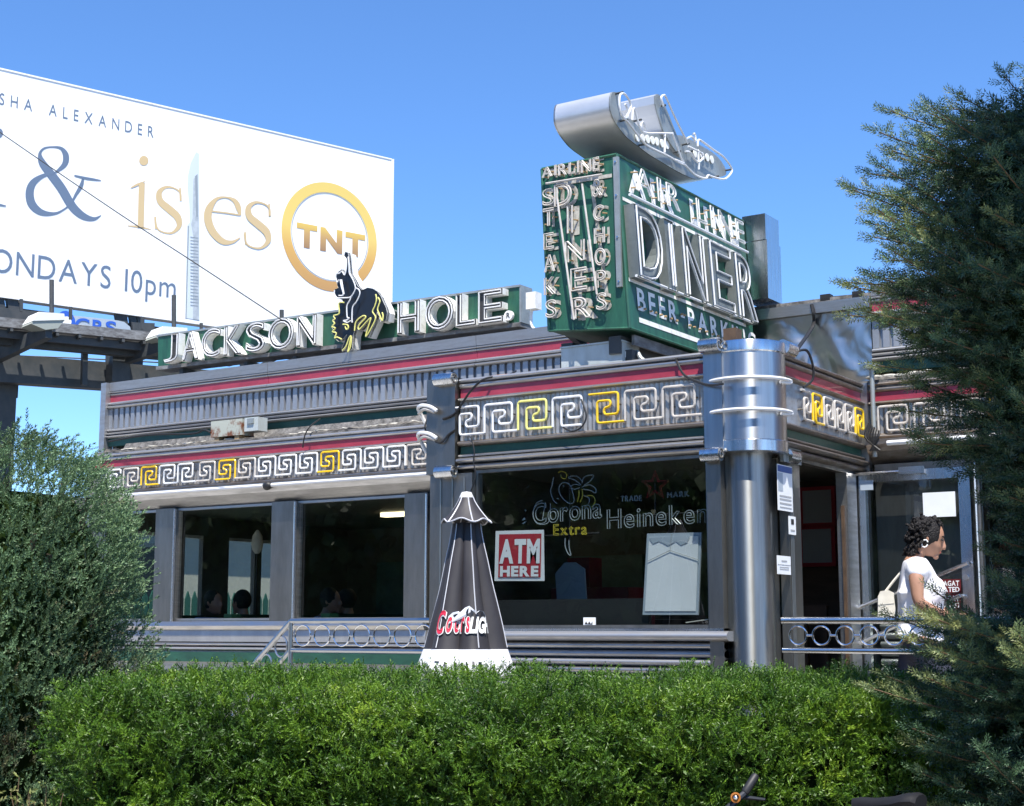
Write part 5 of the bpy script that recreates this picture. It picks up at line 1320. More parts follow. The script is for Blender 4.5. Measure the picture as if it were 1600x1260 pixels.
# notices on the post and the door
def notice(name, label, u0, v0, u1, v1, parts):
    a, c = on_x(u0, v1, XR + .016), on_x(u1, v0, XR + .016)
    t = thing(name, label, 'notice', loc=(XR + .012, a.y, a.z))
    obj('sheet', MB().box((XR + .013, a.y, a.z), (XR + .017, c.y, c.z)), 'paper_white', t)
    for (y0, z0, y1, z1, m) in parts:
        obj('print', MB().box((XR + .0172, a.y + (c.y - a.y) * y0, a.z + (c.z - a.z) * z0), (XR + .0185, a.y + (c.y - a.y) * y1, a.z + (c.z - a.z) * z1)), m, t)
notice('post_notice', 'tall white notice with a blue heading high on the door post', 1216, 730, 1237, 797, [(.02, .84, .98, .98, 'paper_blue'), (.02, .42, .34, .82, 'sticker_grey'), (.1, .30, .9, .335, 'print_grey'), (.1, .23, .9, .265, 'print_grey'), (.1, .14, .9, .175, 'print_grey'), (.1, .06, .9, .085, 'print_grey')])
notice('post_notice', 'small white plate with a dark emblem at middle height of the door post', 1233, 808, 1243, 835, [(.3, .55, .7, .85, 'black_gloss'), (.2, .18, .8, .28, 'print_grey')])
notice('post_notice', 'white two part card hung low on the door post', 1215, 870, 1235, 897, [(.02, .50, .98, .53, 'print_grey'), (.3, .68, .7, .76, 'print_grey'), (.15, .36, .85, .40, 'print_grey'), (.15, .25, .85, .29, 'print_grey')])
def on_door(u, v, h=.03): return on_y(u, v, hy - h)
a, c = on_door(1443, 809, .012), on_door(1492, 768, .012)
tag(obj('door_notice', MB().box((a.x, hy - .012, a.z), (c.x, hy - .009, c.z)), 'paper_white'), 'plain white paper taped high inside the open glass door', 'notice')
for i, (v0, v1) in enumerate(((905, 925), (928, 950))):
    a, c = on_door(1467, v1 + 2, .012), on_door(1501, v0, .012)
    t = thing('door_sticker', ['upper dark red rating sticker with white capitals on the door', 'lower dark red rating sticker with white capitals on the door'][i], 'sticker', 'rating stickers on the door', a)
    obj('sheet', MB().box((a.x, hy - .012, a.z), (c.x, hy - .009, c.z)), 'vinyl_maroon', t)
    w, h_ = c.x - a.x, c.z - a.z
    flat_text('lettering', 'ZAGAT', .022, Vector((a.x, hy - .012, a.z)), (1, 0, 0), (0, 0, 1), .04 * w, .93 * w, .52 * h_, .90 * h_, 'paper_white', t, h=.0015, gap=.06)
    flat_text('lettering', 'RATED', .022, Vector((a.x, hy - .012, a.z)), (1, 0, 0), (0, 0, 1), .04 * w, .93 * w, .08 * h_, .44 * h_, 'paper_white', t, h=.0015, gap=.06)

# ================================================================== PEOPLE
def skin_mesh(nodes, edges, root, sub=1, voxel=None, extra=None, smooth_it=0):
    """nodes {name: (point, radius)}; skinned, subdivided, optionally merged with EXTRA (an MB) into one voxel surface"""
    names = list(nodes); idx = {n: i for i, n in enumerate(names)}
    me = bpy.data.meshes.new('figure'); me.from_pydata([tuple(nodes[n][0]) for n in names], [(idx[a], idx[b]) for a, b in edges], [])
    o = bpy.data.objects.new('figure', me); COL.objects.link(o)
    o.modifiers.new('skin', 'SKIN'); sv = me.skin_vertices[0].data
    for n in names:
        r = nodes[n][1]; sv[idx[n]].radius = (r, r) if not isinstance(r, tuple) else r
        sv[idx[n]].use_root = (n == root)
    o.modifiers.new('sub', 'SUBSURF').levels = sub
    dg = bpy.context.evaluated_depsgraph_get(); m1 = bpy.data.meshes.new_from_object(o.evaluated_get(dg))
    bpy.data.objects.remove(o); bpy.data.meshes.remove(me)
    if voxel:
        V = [v.co[:] for v in m1.vertices]; F = [tuple(p.vertices) for p in m1.polygons]
        if extra:
            k = len(V); V += extra.v; F += [tuple(i + k for i in f) for f in extra.f]
        m2 = bpy.data.meshes.new('figure'); m2.from_pydata(V, [], F)
        o = bpy.data.objects.new('figure', m2); COL.objects.link(o)
        rm = o.modifiers.new('remesh', 'REMESH'); rm.mode = 'VOXEL'; rm.voxel_size = voxel
        if smooth_it:
            s_ = o.modifiers.new('smooth', 'SMOOTH'); s_.factor = .5; s_.iterations = smooth_it
        dg = bpy.context.evaluated_depsgraph_get(); m1 = bpy.data.meshes.new_from_object(o.evaluated_get(dg)); bpy.data.objects.remove(o)
    m1.polygons.foreach_set('use_smooth', [True] * len(m1.polygons))
    return m1
def child_mesh(name, me, m, parent):
    me.materials.clear(); me.materials.append(MATS[m]); me.name = name
    return link(name, me, parent)
def head_mb(c, f, r, u, k=1.0):
    """head shape around centre c with forward f, right r, up u: skull, jaw, nose, ears"""
    mb = MB(); nu, nv = 28, 20; vs = []; fs = []
    for i in range(nv + 1):
        t = math.pi * i / nv
        for j in range(nu):
            p = 2 * math.pi * j / nu; x, y, z = math.sin(t) * math.cos(p), math.sin(t) * math.sin(p), math.cos(t)
            sx, sy, sz = .098, .074, .115
            if z < 0:
                sy *= 1 - .32 * (-z) ** 1.3; q = .10 * (-z)
                X = x * sx * (1 - .25 * (-z) * (1 if x < 0 else .2)) + (.022 if x > -.3 else 0) * (-z)
            else: X = x * sx
            if x > .6: X -= .010 * max(0, math.cos((z + .02) * 6)) * (1 if abs(y) > .15 else .2)   # eye hollows
            vs.append(c + f * (X * k) + r * (y * sy * k) + u * (z * sz * k))
    for i in range(nv):
        for j in range(nu): fs.append((i * nu + j, (i + 1) * nu + j, (i + 1) * nu + (j + 1) % nu, i * nu + (j + 1) % nu))
    mb.add(vs, fs)
    mb.tube([c + f * .088 * k + u * .022 * k, c + f * .112 * k - u * .018 * k, c + f * .116 * k - u * .030 * k, c + f * .092 * k - u * .038 * k], [.008 * k, .012 * k, .014 * k, .010 * k], 8)
    mb.sphere(c + f * .094 * k - u * .060 * k, (.012 * k, .018 * k, .008 * k), 8, 6); mb.sphere(c + f * .092 * k - u * .072 * k, (.012 * k, .017 * k, .008 * k), 8, 6)
    mb.sphere(c + f * .082 * k - u * .100 * k, .020 * k, 8, 6)
    for s_ in (-1, 1): mb.sphere(c + r * (.074 * s_ * k) - f * .008 * k - u * .006 * k, (.014 * k, .012 * k, .026 * k), 8, 6)
    return mb
def hand_mb(wrist, d, palm_n, k=1.0):
    """palm and five unequal, slightly curled fingers from the wrist along d; palm_n is the palm's facing"""
    mb = MB(); d = d.normalized(); n = (palm_n - d * palm_n.dot(d)).normalized(); s_ = d.cross(n)
    mb.tube([wrist - d * .02, wrist + d * .03 * k, wrist + d * .08 * k], [.024 * k, .030 * k, .030 * k], 8)
    for i, (off, ln) in enumerate(((-.030, .062), (-.010, .075), (.010, .070), (.028, .052))):
        b = wrist + d * .075 * k + s_ * off * k; pts = [b]; dd = d.copy()
        for j in range(3):
            dd = (dd + n * .28).normalized(); pts.append(pts[-1] + dd * ln * k / 3 * 1.05)
        mb.tube(pts, [.0098 * k, .0092 * k, .0086 * k, .0075 * k], 7)
    b = wrist + d * .028 * k - s_ * .026 * k; mb.tube([b, b - s_ * .022 * k + d * .022 * k, b - s_ * .026 * k + d * .050 * k + n * .012 * k], [.013 * k, .011 * k, .009 * k], 7)
    return mb

WA = math.radians(22)
wf, wr = Vector((math.cos(WA), math.sin(WA), 0)), Vector((math.sin(WA), -math.cos(WA), 0))
WB = on_d(1437, 985, 9.55); WB.z = .75
def W(f, s, z): return WB + wf * f + wr * s + VZ * z
wm = thing('person', 'woman in a white short sleeved top with dark curly hair walking past the open door', 'person', loc=WB)
N = {}
N['pelvis'] = (W(0, 0, .86), (.135, .12)); N['belly'] = (W(.015, 0, .98), (.14, .13)); N['rib'] = (W(.005, 0, 1.12), (.14, .12)); N['chest'] = (W(.0, 0, 1.23), (.145, .11))
N['nb'] = (W(-.02, 0, 1.345), .062); N['neck'] = (W(.018, 0, 1.415), .047); N['skull'] = (W(.05, 0, 1.48), .05)
for s_, q in ((1, 'r'), (-1, 'l')):
    N['sh' + q] = (W(-.015, .15 * s_, 1.305), .058)
    N['ua' + q] = (W(-.02, .19 * s_, 1.20), .050)
    N['el' + q] = (W(-.015 if s_ > 0 else .05, .205 * s_, 1.07), .040)
    N['fa' + q] = (W(.06 if s_ > 0 else .14, .195 * s_, 1.03), .036)
    N['wr' + q] = (W(.15 if s_ > 0 else .22, .18 * s_, .985), .025)
    st = .14 * s_
    N['hip' + q] = (W(.0 + st * .15, .08 * s_, .78), .098); N['th' + q] = (W(.02 + st * .6, .085 * s_, .62), .082); N['kn' + q] = (W(.04 + st * 1.0, .085 * s_, .45), .055)
    N['ca' + q] = (W(.0 + st * 1.2, .085 * s_, .30), .050); N['an' + q] = (W(-.03 + st * 1.5, .085 * s_, .075), .033); N['toe' + q] = (W(.10 + st * 1.5, .09 * s_, .03), .028)
ED = [('pelvis', 'belly'), ('belly', 'rib'), ('rib', 'chest'), ('chest', 'nb'), ('nb', 'neck'), ('neck', 'skull')]
for q in 'rl': ED += [('chest', 'sh' + q), ('sh' + q, 'ua' + q), ('ua' + q, 'el' + q), ('el' + q, 'fa' + q), ('fa' + q, 'wr' + q), ('pelvis', 'hip' + q), ('hip' + q, 'th' + q), ('th' + q, 'kn' + q), ('kn' + q, 'ca' + q), ('ca' + q, 'an' + q), ('an' + q, 'toe' + q)]
tilt = math.radians(20)
hf, hu = wf * math.cos(tilt) - VZ * math.sin(tilt), wf * math.sin(tilt) + VZ * math.cos(tilt)
HC = W(.075, 0, 1.485)
ex = head_mb(HC, hf, wr, hu)
for q, s_ in (('r', 1), ('l', -1)):
    dd = (N['wr' + q][0] - N['fa' + q][0]).normalized(); h_ = hand_mb(N['wr' + q][0], dd, -wr * s_)
    ex.add(h_.v, h_.f)
child_mesh('body', skin_mesh(N, ED, 'pelvis', 2, .0068, ex, 3), 'skin', wm)
T = {k: N[k] for k in ('pelvis', 'belly', 'rib', 'chest')}
T = {'hem': (W(.01, 0, .83), (.165, .155)), 'pelvis': (W(.005, 0, .90), (.158, .145)), 'belly': (W(.02, 0, .99), (.157, .148)), 'rib': (W(.018, 0, 1.13), (.158, .145)), 'chest': (W(.005, 0, 1.235), (.158, .128)), 'nb': (W(-.018, 0, 1.335), (.085, .075))}
E2 = [('hem', 'pelvis'), ('pelvis', 'belly'), ('belly', 'rib'), ('rib', 'chest'), ('chest', 'nb')]
for s_, q in ((1, 'r'), (-1, 'l')):
    T['sh' + q] = (W(-.012, .155 * s_, 1.30), .074); T['sl' + q] = (W(-.015, .196 * s_, 1.205), .073); E2 += [('chest', 'sh' + q), ('sh' + q, 'sl' + q)]
bust = MB()
for s_ in (1, -1): bust.sphere(W(.095, .065 * s_, 1.16), (.072, .075, .078), 12, 8)
child_mesh('top', skin_mesh(T, E2, 'belly', 2, .010, bust, 4), 'shirt', wm)
P_ = {'waist': (W(.005, 0, .90), (.145, .135)), 'pelvis': (W(0, 0, .85), (.148, .135))}
E3 = [('waist', 'pelvis')]
for s_, q in ((1, 'r'), (-1, 'l')):
    st = .14 * s_
    for k, e in (('hip', .012), ('th', .014), ('kn', .016), ('ca', .020), ('an', .026)): P_[k + q] = (N[k + q][0], N[k + q][1] + e)
    E3 += [('pelvis', 'hip' + q), ('hip' + q, 'th' + q), ('th' + q, 'kn' + q), ('kn' + q, 'ca' + q), ('ca' + q, 'an' + q)]
child_mesh('trousers', skin_mesh(P_, E3, 'pelvis', 2), 'trousers', wm)
for q in 'rl':
    a = N['an' + q][0]; mb = MB(); mb.sphere(a + wf * .05 - VZ * .040, (.125, .05, .034), 12, 8); obj('shoe', mb, 'shoe', wm, smooth=True)
mb = MB()
R3 = random.Random(3)
mb.sphere(HC - hf * .022 + hu * .022, (.100, .086, .108), 18, 12)
for i in range(210):
    th = R3.uniform(0, 2 * math.pi); ph = R3.uniform(-.55, 1.0); z = ph
    rr_ = math.sqrt(max(0, 1 - min(1, z * z))); x, y = rr_ * math.cos(th), rr_ * math.sin(th)
    if x > .15 and z < .62: continue
    if x > -.05 and z < .05: continue
    p = HC - hf * .026 + hu * .018 + hf * (x * .102) + wr * (y * .088) + hu * (z * .108)
    if z < -.2: p -= VZ * .025
    d = Vector((R3.gauss(0, 1), R3.gauss(0, 1), R3.gauss(0, 1) - .8)).normalized() * .020; o_ = (p - HC).normalized()
    mb.tube(smooth_path([p, p + d * .7 + o_ * .012, p + d * 1.4 + o_ * .004, p + d * 1.7 - o_ * .006], 2), [.010, .0105, .010, .0095, .008, .006, .004], 6)
for i in range(60):
    a = R3.uniform(1.9, 4.4); p = HC + hf * (math.cos(a) * .088 - .012) + wr * (math.sin(a) * .078) - hu * R3.uniform(.06, .135)
    d = Vector((R3.gauss(0, .6), R3.gauss(0, .6), -1)).normalized() * .022
    mb.tube(smooth_path([p, p + d + wr * R3.gauss(0, .008), p + d * 1.8 + wf * R3.gauss(0, .008)], 2), [.012, .012, .010, .008, .004], 6)
obj('hair', mb, 'hair', wm, smooth=True)
for s_ in (1, -1):
    e = HC + hf * .086 + wr * .030 * s_ + hu * .012
    obj('eye', MB().sphere(e, (.008, .011, .007), 10, 8), 'black_gloss', wm, smooth=True)
    obj('eyebrow', MB().tube([e + hu * .020 + wr * .014 * s_ - hf * .008, e + hu * .025, e + hu * .019 - wr * .014 * s_ + hf * .006], .0035, 5), 'hair', wm)
    p = HC + wr * .083 * s_ - hf * .012 - hu * .048
    obj('earring', MB().tube([p + hf * math.cos(a) * .018 + hu * math.sin(a) * .024 for a in np.linspace(.6, 2 * math.pi, 14)], .0045, 6), 'letter_white', wm, smooth=True)
obj('lips', MB().tube([HC + hf * .100 - hu * .066 + wr * y for y in (-.018, -.006, .006, .018)], [.003, .006, .006, .003], 6), 'lips', wm, smooth=True)
bagp = W(-.20, -.10, 1.06)
bag_ = thing('shoulder_bag', 'small cream shoulder bag hanging behind the walking woman', 'bag', loc=bagp)
pts = [bagp + wf * x + VZ * z for x, z in ((-.055, -.08), (.045, -.085), (.06, -.05), (.05, .075), (.02, .09), (-.03, .085), (-.045, .05))]
obj('body', MB().prism([p - wr * .05 for p in pts], wr * .10), 'bag', bag_)
obj('flap', MB().prism([p - wr * .053 for p in [bagp + wf * x + VZ * z for x, z in ((-.050, .0), (.052, .01), (.052, .078), (.02, .094), (-.03, .089), (-.048, .052))]], wr * .106), 'bag', bag_)
obj('strap', MB().tube(smooth_path([bagp + VZ * .085, bagp + wf * .06 + VZ * .16, bagp + wf * .13 + VZ * .24 - wr * .0, W(-.01, -.10, 1.375), W(.10, -.12, 1.25), W(.14, -.13, 1.1)], 5), .009, 6), 'bag', bag_, smooth=True)
# people seated inside the wing windows
def diner_guest(x, y, face, m_top, label, k=1.0):
    f = Vector((math.cos(face), math.sin(face), 0)); r = Vector((f.y, -f.x, 0)); B = Vector((x, y, 1.22))
    q = lambda a, b_, c: B + f * a + r * b_ + VZ * c
    t = thing('person', label, 'person', 'guests seated inside the diner', B)
    n = {'pelvis': (q(0, 0, .10), .13), 'belly': (q(.02, 0, .25), .125), 'chest': (q(.03, 0, .42), (.15, .11)), 'nb': (q(.03, 0, .56), .06), 'neck': (q(.05, 0, .62), .048), 'skull': (q(.07, 0, .69), .05)}
    e = [('pelvis', 'belly'), ('belly', 'chest'), ('chest', 'nb'), ('nb', 'neck'), ('neck', 'skull')]
    for s_, w in ((1, 'r'), (-1, 'l')):
        n['sh' + w] = (q(.03, .16 * s_, .50), .06); n['el' + w] = (q(.12, .20 * s_, .28), .042); n['wr' + w] = (q(.32, .12 * s_, .30), .028)
        n['hip' + w] = (q(.05, .09 * s_, .07), .09); n['kn' + w] = (q(.42, .10 * s_, .06), .058); n['an' + w] = (q(.42, .10 * s_, -.36), .036); n['toe' + w] = (q(.54, .10 * s_, -.43), .03)
        e += [('chest', 'sh' + w), ('sh' + w, 'el' + w), ('el' + w, 'wr' + w), ('pelvis', 'hip' + w), ('hip' + w, 'kn' + w), ('kn' + w, 'an' + w), ('an' + w, 'toe' + w)]
    hc = q(.085, 0, .705); exx = head_mb(hc, f, r, VZ)
    for w, s_ in (('r', 1), ('l', -1)):
        h_ = hand_mb(n['wr' + w][0], f, -VZ); exx.add(h_.v, h_.f)
    child_mesh('body', skin_mesh(n, e, 'pelvis', 1, .012, exx, 2), 'skin', t)
    n2 = {'pelvis': (n['pelvis'][0], .145), 'belly': (n['belly'][0], .142), 'chest': (n['chest'][0], (.165, .125)), 'nb': (q(.03, 0, .55), .075)}
    e2 = [('pelvis', 'belly'), ('belly', 'chest'), ('chest', 'nb')]
    for w in 'rl': n2['sh' + w] = (n['sh' + w][0], .075); n2['el' + w] = (n['el' + w][0], .058); e2 += [('chest', 'sh' + w), ('sh' + w, 'el' + w)]
    child_mesh('shirt', skin_mesh(n2, e2, 'belly', 2), m_top, t)
    n3 = {'pelvis': (n['pelvis'][0], .14)}; e3 = []
    for w in 'rl':
        for kk in ('hip', 'kn', 'an'): n3[kk + w] = (n[kk + w][0], n[kk + w][1] + .014)
        e3 += [('pelvis', 'hip' + w), ('hip' + w, 'kn' + w), ('kn' + w, 'an' + w)]
    child_mesh('trousers', skin_mesh(n3, e3, 'pelvis', 1), 'trousers', t)
    mb = MB().sphere(hc - f * .018 + VZ * .024, (.100, .084, .106), 16, 10); obj('hair', mb, 'hair', t, smooth=True)
p = on_y(330, 950, 11.1); diner_guest(p.x, 11.05, 0.0, 'shirt_blue', 'seated guest in a pale blue shirt behind the wing window with the pale view')
p = on_y(392, 940, 11.2); diner_guest(p.x, 11.15, math.pi, 'vinyl_maroon', 'seated dark haired guest facing left below the pendant lamp')
p = on_y(510, 945, 11.1); diner_guest(p.x, 11.05, .2, 'shirt_blue', 'seated guest at the left of the darkest wing window')
p = on_y(556, 935, 11.4); diner_guest(p.x, 11.35, math.pi, 'black_rubber', 'seated guest in dark clothes at the middle of the darkest wing window')

# ================================================================== BICYCLE
SP, HP = on_d(1388, 1254, 4.72), on_d(1142, 1238, 5.0)
bf = (HP - SP); bf.z = 0; bf = (-VR * .82 + VF0 * .57).normalized(); bs_ = Vector((bf.y, -bf.x, 0))      # forward, right-hand side
bk = thing('bicycle', 'dark bicycle with a black saddle and ringed bell in front of the hedge', 'bicycle', loc=(SP.x, SP.y, .1))
hb = HP - bs_ * .0
hc_ = HP + (-bs_ if (bs_.dot(VF0) > 0) else bs_) * .27; sgn = 1 if bs_.dot(VF0) > 0 else -1
far = bs_ * sgn
base0 = Vector((SP.x, SP.y, .10))
front = Vector((hc_.x, hc_.y, .10)) + bf * .12; rear = base0 - bf * .34
def wheel(c, name='wheel'):
    c = c + VZ * .345
    w = obj(name, MB().tube([c + bf * math.cos(a) * .33 + VZ * math.sin(a) * .33 for a in np.linspace(0, 2 * math.pi, 49)[:-1]], .018, 8, closed=True), 'black_rubber', bk, smooth=True)
    obj('rim', MB().tube([c + bf * math.cos(a) * .305 + VZ * math.sin(a) * .305 for a in np.linspace(0, 2 * math.pi, 41)[:-1]], .009, 6, closed=True), 'chrome', w, smooth=True)
    mb = MB()
    for i in range(24):
        a = i * math.pi / 12; mb.tube([c + bs_ * (.025 if i % 2 else -.025), c + bf * math.cos(a) * .30 + VZ * math.sin(a) * .30], .0013, 4)
    obj('spokes', mb, 'chrome', w); obj('hub', MB().tube([c - bs_ * .04, c + bs_ * .04], .016, 8), 'chrome', w)
    return c
fc, rc = wheel(front), wheel(rear)
bb_ = base0 + bf * .10 + VZ * .29; st_ = Vector((SP.x, SP.y, SP.z - .20)); ht = Vector((hc_.x, hc_.y, .80)); hb_ = ht - VZ * .14 + bf * .03
mb = MB()
for a, c, r in ((bb_, st_, .016), (st_ - VZ * .05, ht, .016), (bb_, hb_, .018), (hb_ - VZ * .02, ht + VZ * .03, .019)): mb.tube([a, c], r, 8)
for s_ in (-.05, .05): mb.tube([bb_, rc + bs_ * s_], .009, 6); mb.tube([st_ - VZ * .04, rc + bs_ * s_], .008, 6); mb.tube([hb_ - VZ * .03, hb_ - VZ * .06 + bs_ * s_, fc + bs_ * s_], .011, 6)
obj('frame', mb, 'bike_frame', bk, smooth=True)
obj('seat_post', MB().tube([st_, Vector((SP.x, SP.y, SP.z - .05))], .013, 8), 'chrome', bk, smooth=True)
prof_ = [(-.13, .068, .028), (-.115, .082, .034), (-.07, .080, .030), (-.02, .050, .018), (.05, .026, .010), (.11, .021, .010), (.145, .016, .004)]
vs = []; nk = 10
for x, w, h_ in prof_:
    for j in range(nk):
        a = 2 * math.pi * j / nk; x *= .999; vs.append(SP + bf * (x * .82) + bs_ * (w * .8 * math.cos(a)) + VZ * (h_ - .02 + .022 * math.sin(a) * (1 if math.sin(a) > 0 else 1.6)))
k = len(prof_)
obj('saddle', MB().add(vs, [(i * nk + j, i * nk + (j + 1) % nk, (i + 1) * nk + (j + 1) % nk, (i + 1) * nk + j) for i in range(k - 1) for j in range(nk)] + [tuple(range(nk)), tuple(range((k - 1) * nk, k * nk))]), 'saddle', bk, smooth=True)
stem_top = Vector((hc_.x, hc_.y, HP.z - .10))
obj('stem', MB().tube([ht, stem_top], .013, 8), 'bike_frame', bk, smooth=True)
def bar_end(s_): return [stem_top, stem_top + far * (.10 * s_) + VZ * .01, stem_top + far * (.22 * s_) + VZ * .06 - bf * .02, stem_top + far * (.27 * s_) + VZ * (.10 if s_ > 0 else .05) - bf * .05]
for s_ in (1, -1):
    pts = smooth_path(bar_end(s_), 4)
    hbr = obj('handlebar', MB().tube(pts, .0105, 8), 'bike_frame', bk, smooth=True)
    e = pts[-1]; g2 = e + (-bf * .30 + far * .6 * s_ + VZ * (.75 if s_ > 0 else 0)).normalized() * .075
    obj('grip', MB().tube([e, e.lerp(g2, .1), e.lerp(g2, .9), g2], [.012, .015, .0145, .011], 10), 'black_rubber', hbr, smooth=True)
    obj('brake_lever', MB().tube([e + VZ * .0, e - VZ * .012 + bf * .03, e - VZ * .02 - bf * .06 + far * .03 * s_], [.013, .010, .005], 6), 'black_gloss', hbr, smooth=True)
e = bar_end(1)[2]
bl_ = obj('bell', MB().sphere(e + VZ * .03 - bf * .02, (.017, .017, .015), 14, 10), 'black_gloss', bk, smooth=True)
obj('bell_ring', MB().tube([e + VZ * .03 - bf * .02 + VR * math.cos(a) * .014 + VZ * math.sin(a) * .014 - VF0 * .012 for a in np.linspace(0, 2 * math.pi, 21)[:-1]], .0035, 6, closed=True), 'orange_ring', bl_, smooth=True)
obj('bell_dome', MB().sphere(e + VZ * .03 - bf * .02 - VF0 * .014, (.009, .009, .009), 12, 8), 'chrome', bl_, smooth=True)
for s_ in (1, -1):
    c = bb_ + bs_ * (.07 * s_); p2 = c + (bf * .12 - VZ * .11) * s_
    obj('crank', MB().tube([c, p2], .010, 6), 'chrome', bk); obj('pedal', MB().box((p2.x - .05, p2.y - .03, p2.z - .01), (p2.x + .05, p2.y + .03, p2.z + .01)), 'black_rubber', bk)
obj('chainring', MB().tube([bb_ + bs_ * .05 + bf * math.cos(a) * .085 + VZ * math.sin(a) * .085 for a in np.linspace(0, 2 * math.pi, 31)[:-1]], .006, 5, closed=True), 'chrome', bk)
obj('kickstand', MB().tube([bb_ - bf * .06, base0 + bf * .0 + bs_ * .18], .008, 6), 'chrome', bk)

# ================================================================== BEHIND THE DINER (seen through the windows)
t = thing('rear_building', 'low cream building beside the diner seen through the wing windows', 'building', loc=(-17, 17, 0))
obj('wall', MB().box((-22, 11, 0), (-16.5, 26, 3.3)), 'cream_wall', t)
obj('roof', MB().box((-22.2, 10.8, 3.302), (-16.25, 26.2, 3.45)), 'tar', t)
for y in (12.2, 14.9, 19.2, 22.0):
    w = obj('window', MB().box((-16.497, y, 1.9), (-16.44, y + .9, 2.9)), 'steel_dark', t)
    obj('pane', MB().box((-16.438, y + .06, 1.96), (-16.43, y + .84, 2.84)), 'black_gloss', w)
t = thing('picket_fence', 'green picket fence beside the diner seen through the wing windows', 'fence', loc=(-14.6, 15, 0))
me0 = None
for i in range(70):
    y = 11.2 + i * .125
    if me0 is None:
        o = obj('picket', MB().prism([(-14.6, y, .0), (-14.6, y + .09, .0), (-14.6, y + .09, 2.06), (-14.6, y + .045, 2.16), (-14.6, y, 2.06)], (-.02, 0, 0)), 'picket_green', t); me0 = o
    else:
        o = me0.copy(); COL.objects.link(o); o.location.y += i * .125
for z in (.4, 1.7): obj('fence_rail', MB().box((-14.66, 11.2, z), (-14.622, 20, z + .09)), 'picket_green', t)

# ================================================================== PLANTS
def leaf_mesh(name, tv, tf, pos, rot, scale, tint, m, parent, kind=None):
    """many copies of a small template (tv verts, tf faces of equal size) as one mesh with a per-sprig tint"""
    tv = np.asarray(tv, float); tf = np.asarray(tf, int); n = len(pos); k = len(tv); fs = tf.shape[1]
    V = np.einsum('nij,kj->nki', rot, tv) * scale[:, None, None] + pos[:, None, :]
    F = (tf[None] + (np.arange(n) * k)[:, None, None]).reshape(-1, fs)
    me = bpy.data.meshes.new(name); nv, nf = n * k, len(F)
    me.vertices.add(nv); me.vertices.foreach_set('co', V.reshape(-1).astype(np.float32))
    me.loops.add(nf * fs); me.loops.foreach_set('vertex_index', F.reshape(-1).astype(np.int32))
    me.polygons.add(nf); me.polygons.foreach_set('loop_start', (np.arange(nf) * fs).astype(np.int32))
    try: me.polygons.foreach_set('loop_total', np.full(nf, fs, np.int32))
    except Exception: pass
    me.update(calc_edges=True)
    at = me.attributes.new('tint', 'FLOAT', 'POINT'); at.data.foreach_set('value', np.repeat(tint, k).astype(np.float32))
    me.materials.append(MATS[m])
    o = link(name, me, parent)
    if kind: o['kind'] = kind
    return o
def frames(d, roll=None):
    """rotation matrices whose third column is d"""
    d = d / np.linalg.norm(d, axis=1, keepdims=True); a = rng.normal(size=d.shape)
    x = np.cross(a, d); x /= np.linalg.norm(x, axis=1, keepdims=True); y = np.cross(d, x)
    return np.stack([x, y, d], axis=2)
def needle_quads(items):
    """items: (base, tip, half width vector) -> diamonds"""
    v, f = [], []
    for b, t_, w in items:
        b, t_, w = np.array(b), np.array(t_), np.array(w); m_ = b * .55 + t_ * .45; k = len(v)
        v += [b, m_ + w, t_, m_ - w]; f.append((k, k + 1, k + 2, k + 3))
    return np.array(v), np.array(f)
def sprig(n, ln, nl, w, ang, flat=.0, radial=True, seed=1):
    r = np.random.default_rng(seed); it = []
    for i in range(n):
        t_ = (i + .5) / n; p = i * 2.4 if radial else (0 if i % 2 else math.pi) + r.normal() * .25
        d = np.array([math.cos(p) * math.sin(ang), math.sin(p) * math.sin(ang) * (1 - flat), math.cos(ang)]); d = d + r.normal(size=3) * .10; d /= np.linalg.norm(d)
        b = np.array([0, 0, t_ * ln]); L_ = nl * (.8 + .4 * r.random()) * (1 - .3 * t_)
        s_ = np.cross(d, [0, 0, 1.]) + r.normal(size=3) * .3; s_ = s_ / np.linalg.norm(s_) * w
        it.append((b, b + d * L_, s_))
    it.append(([0, 0, ln * .9], [0, 0, ln + nl * .5], [w, 0, 0])); it.append(([0, 0, 0], [0, 0, ln], [0, .0016, 0]))
    return needle_quads(it)
def to_tris(v, f):
    """diamonds to slim triangles: half the cost for needles"""
    return v, np.stack([f[:, 1], f[:, 2], f[:, 3]], 1)
lr, ld = np.array(VR), np.array(VF0)
def LDZ(l, d, z): return lr[None] * np.asarray(l)[:, None] + ld[None] * np.asarray(d)[:, None] + np.array([0, 0, 1.])[None] * np.asarray(z)[:, None]
def nz(x, y, z): return noise.noise(Vector((x, y, z)))

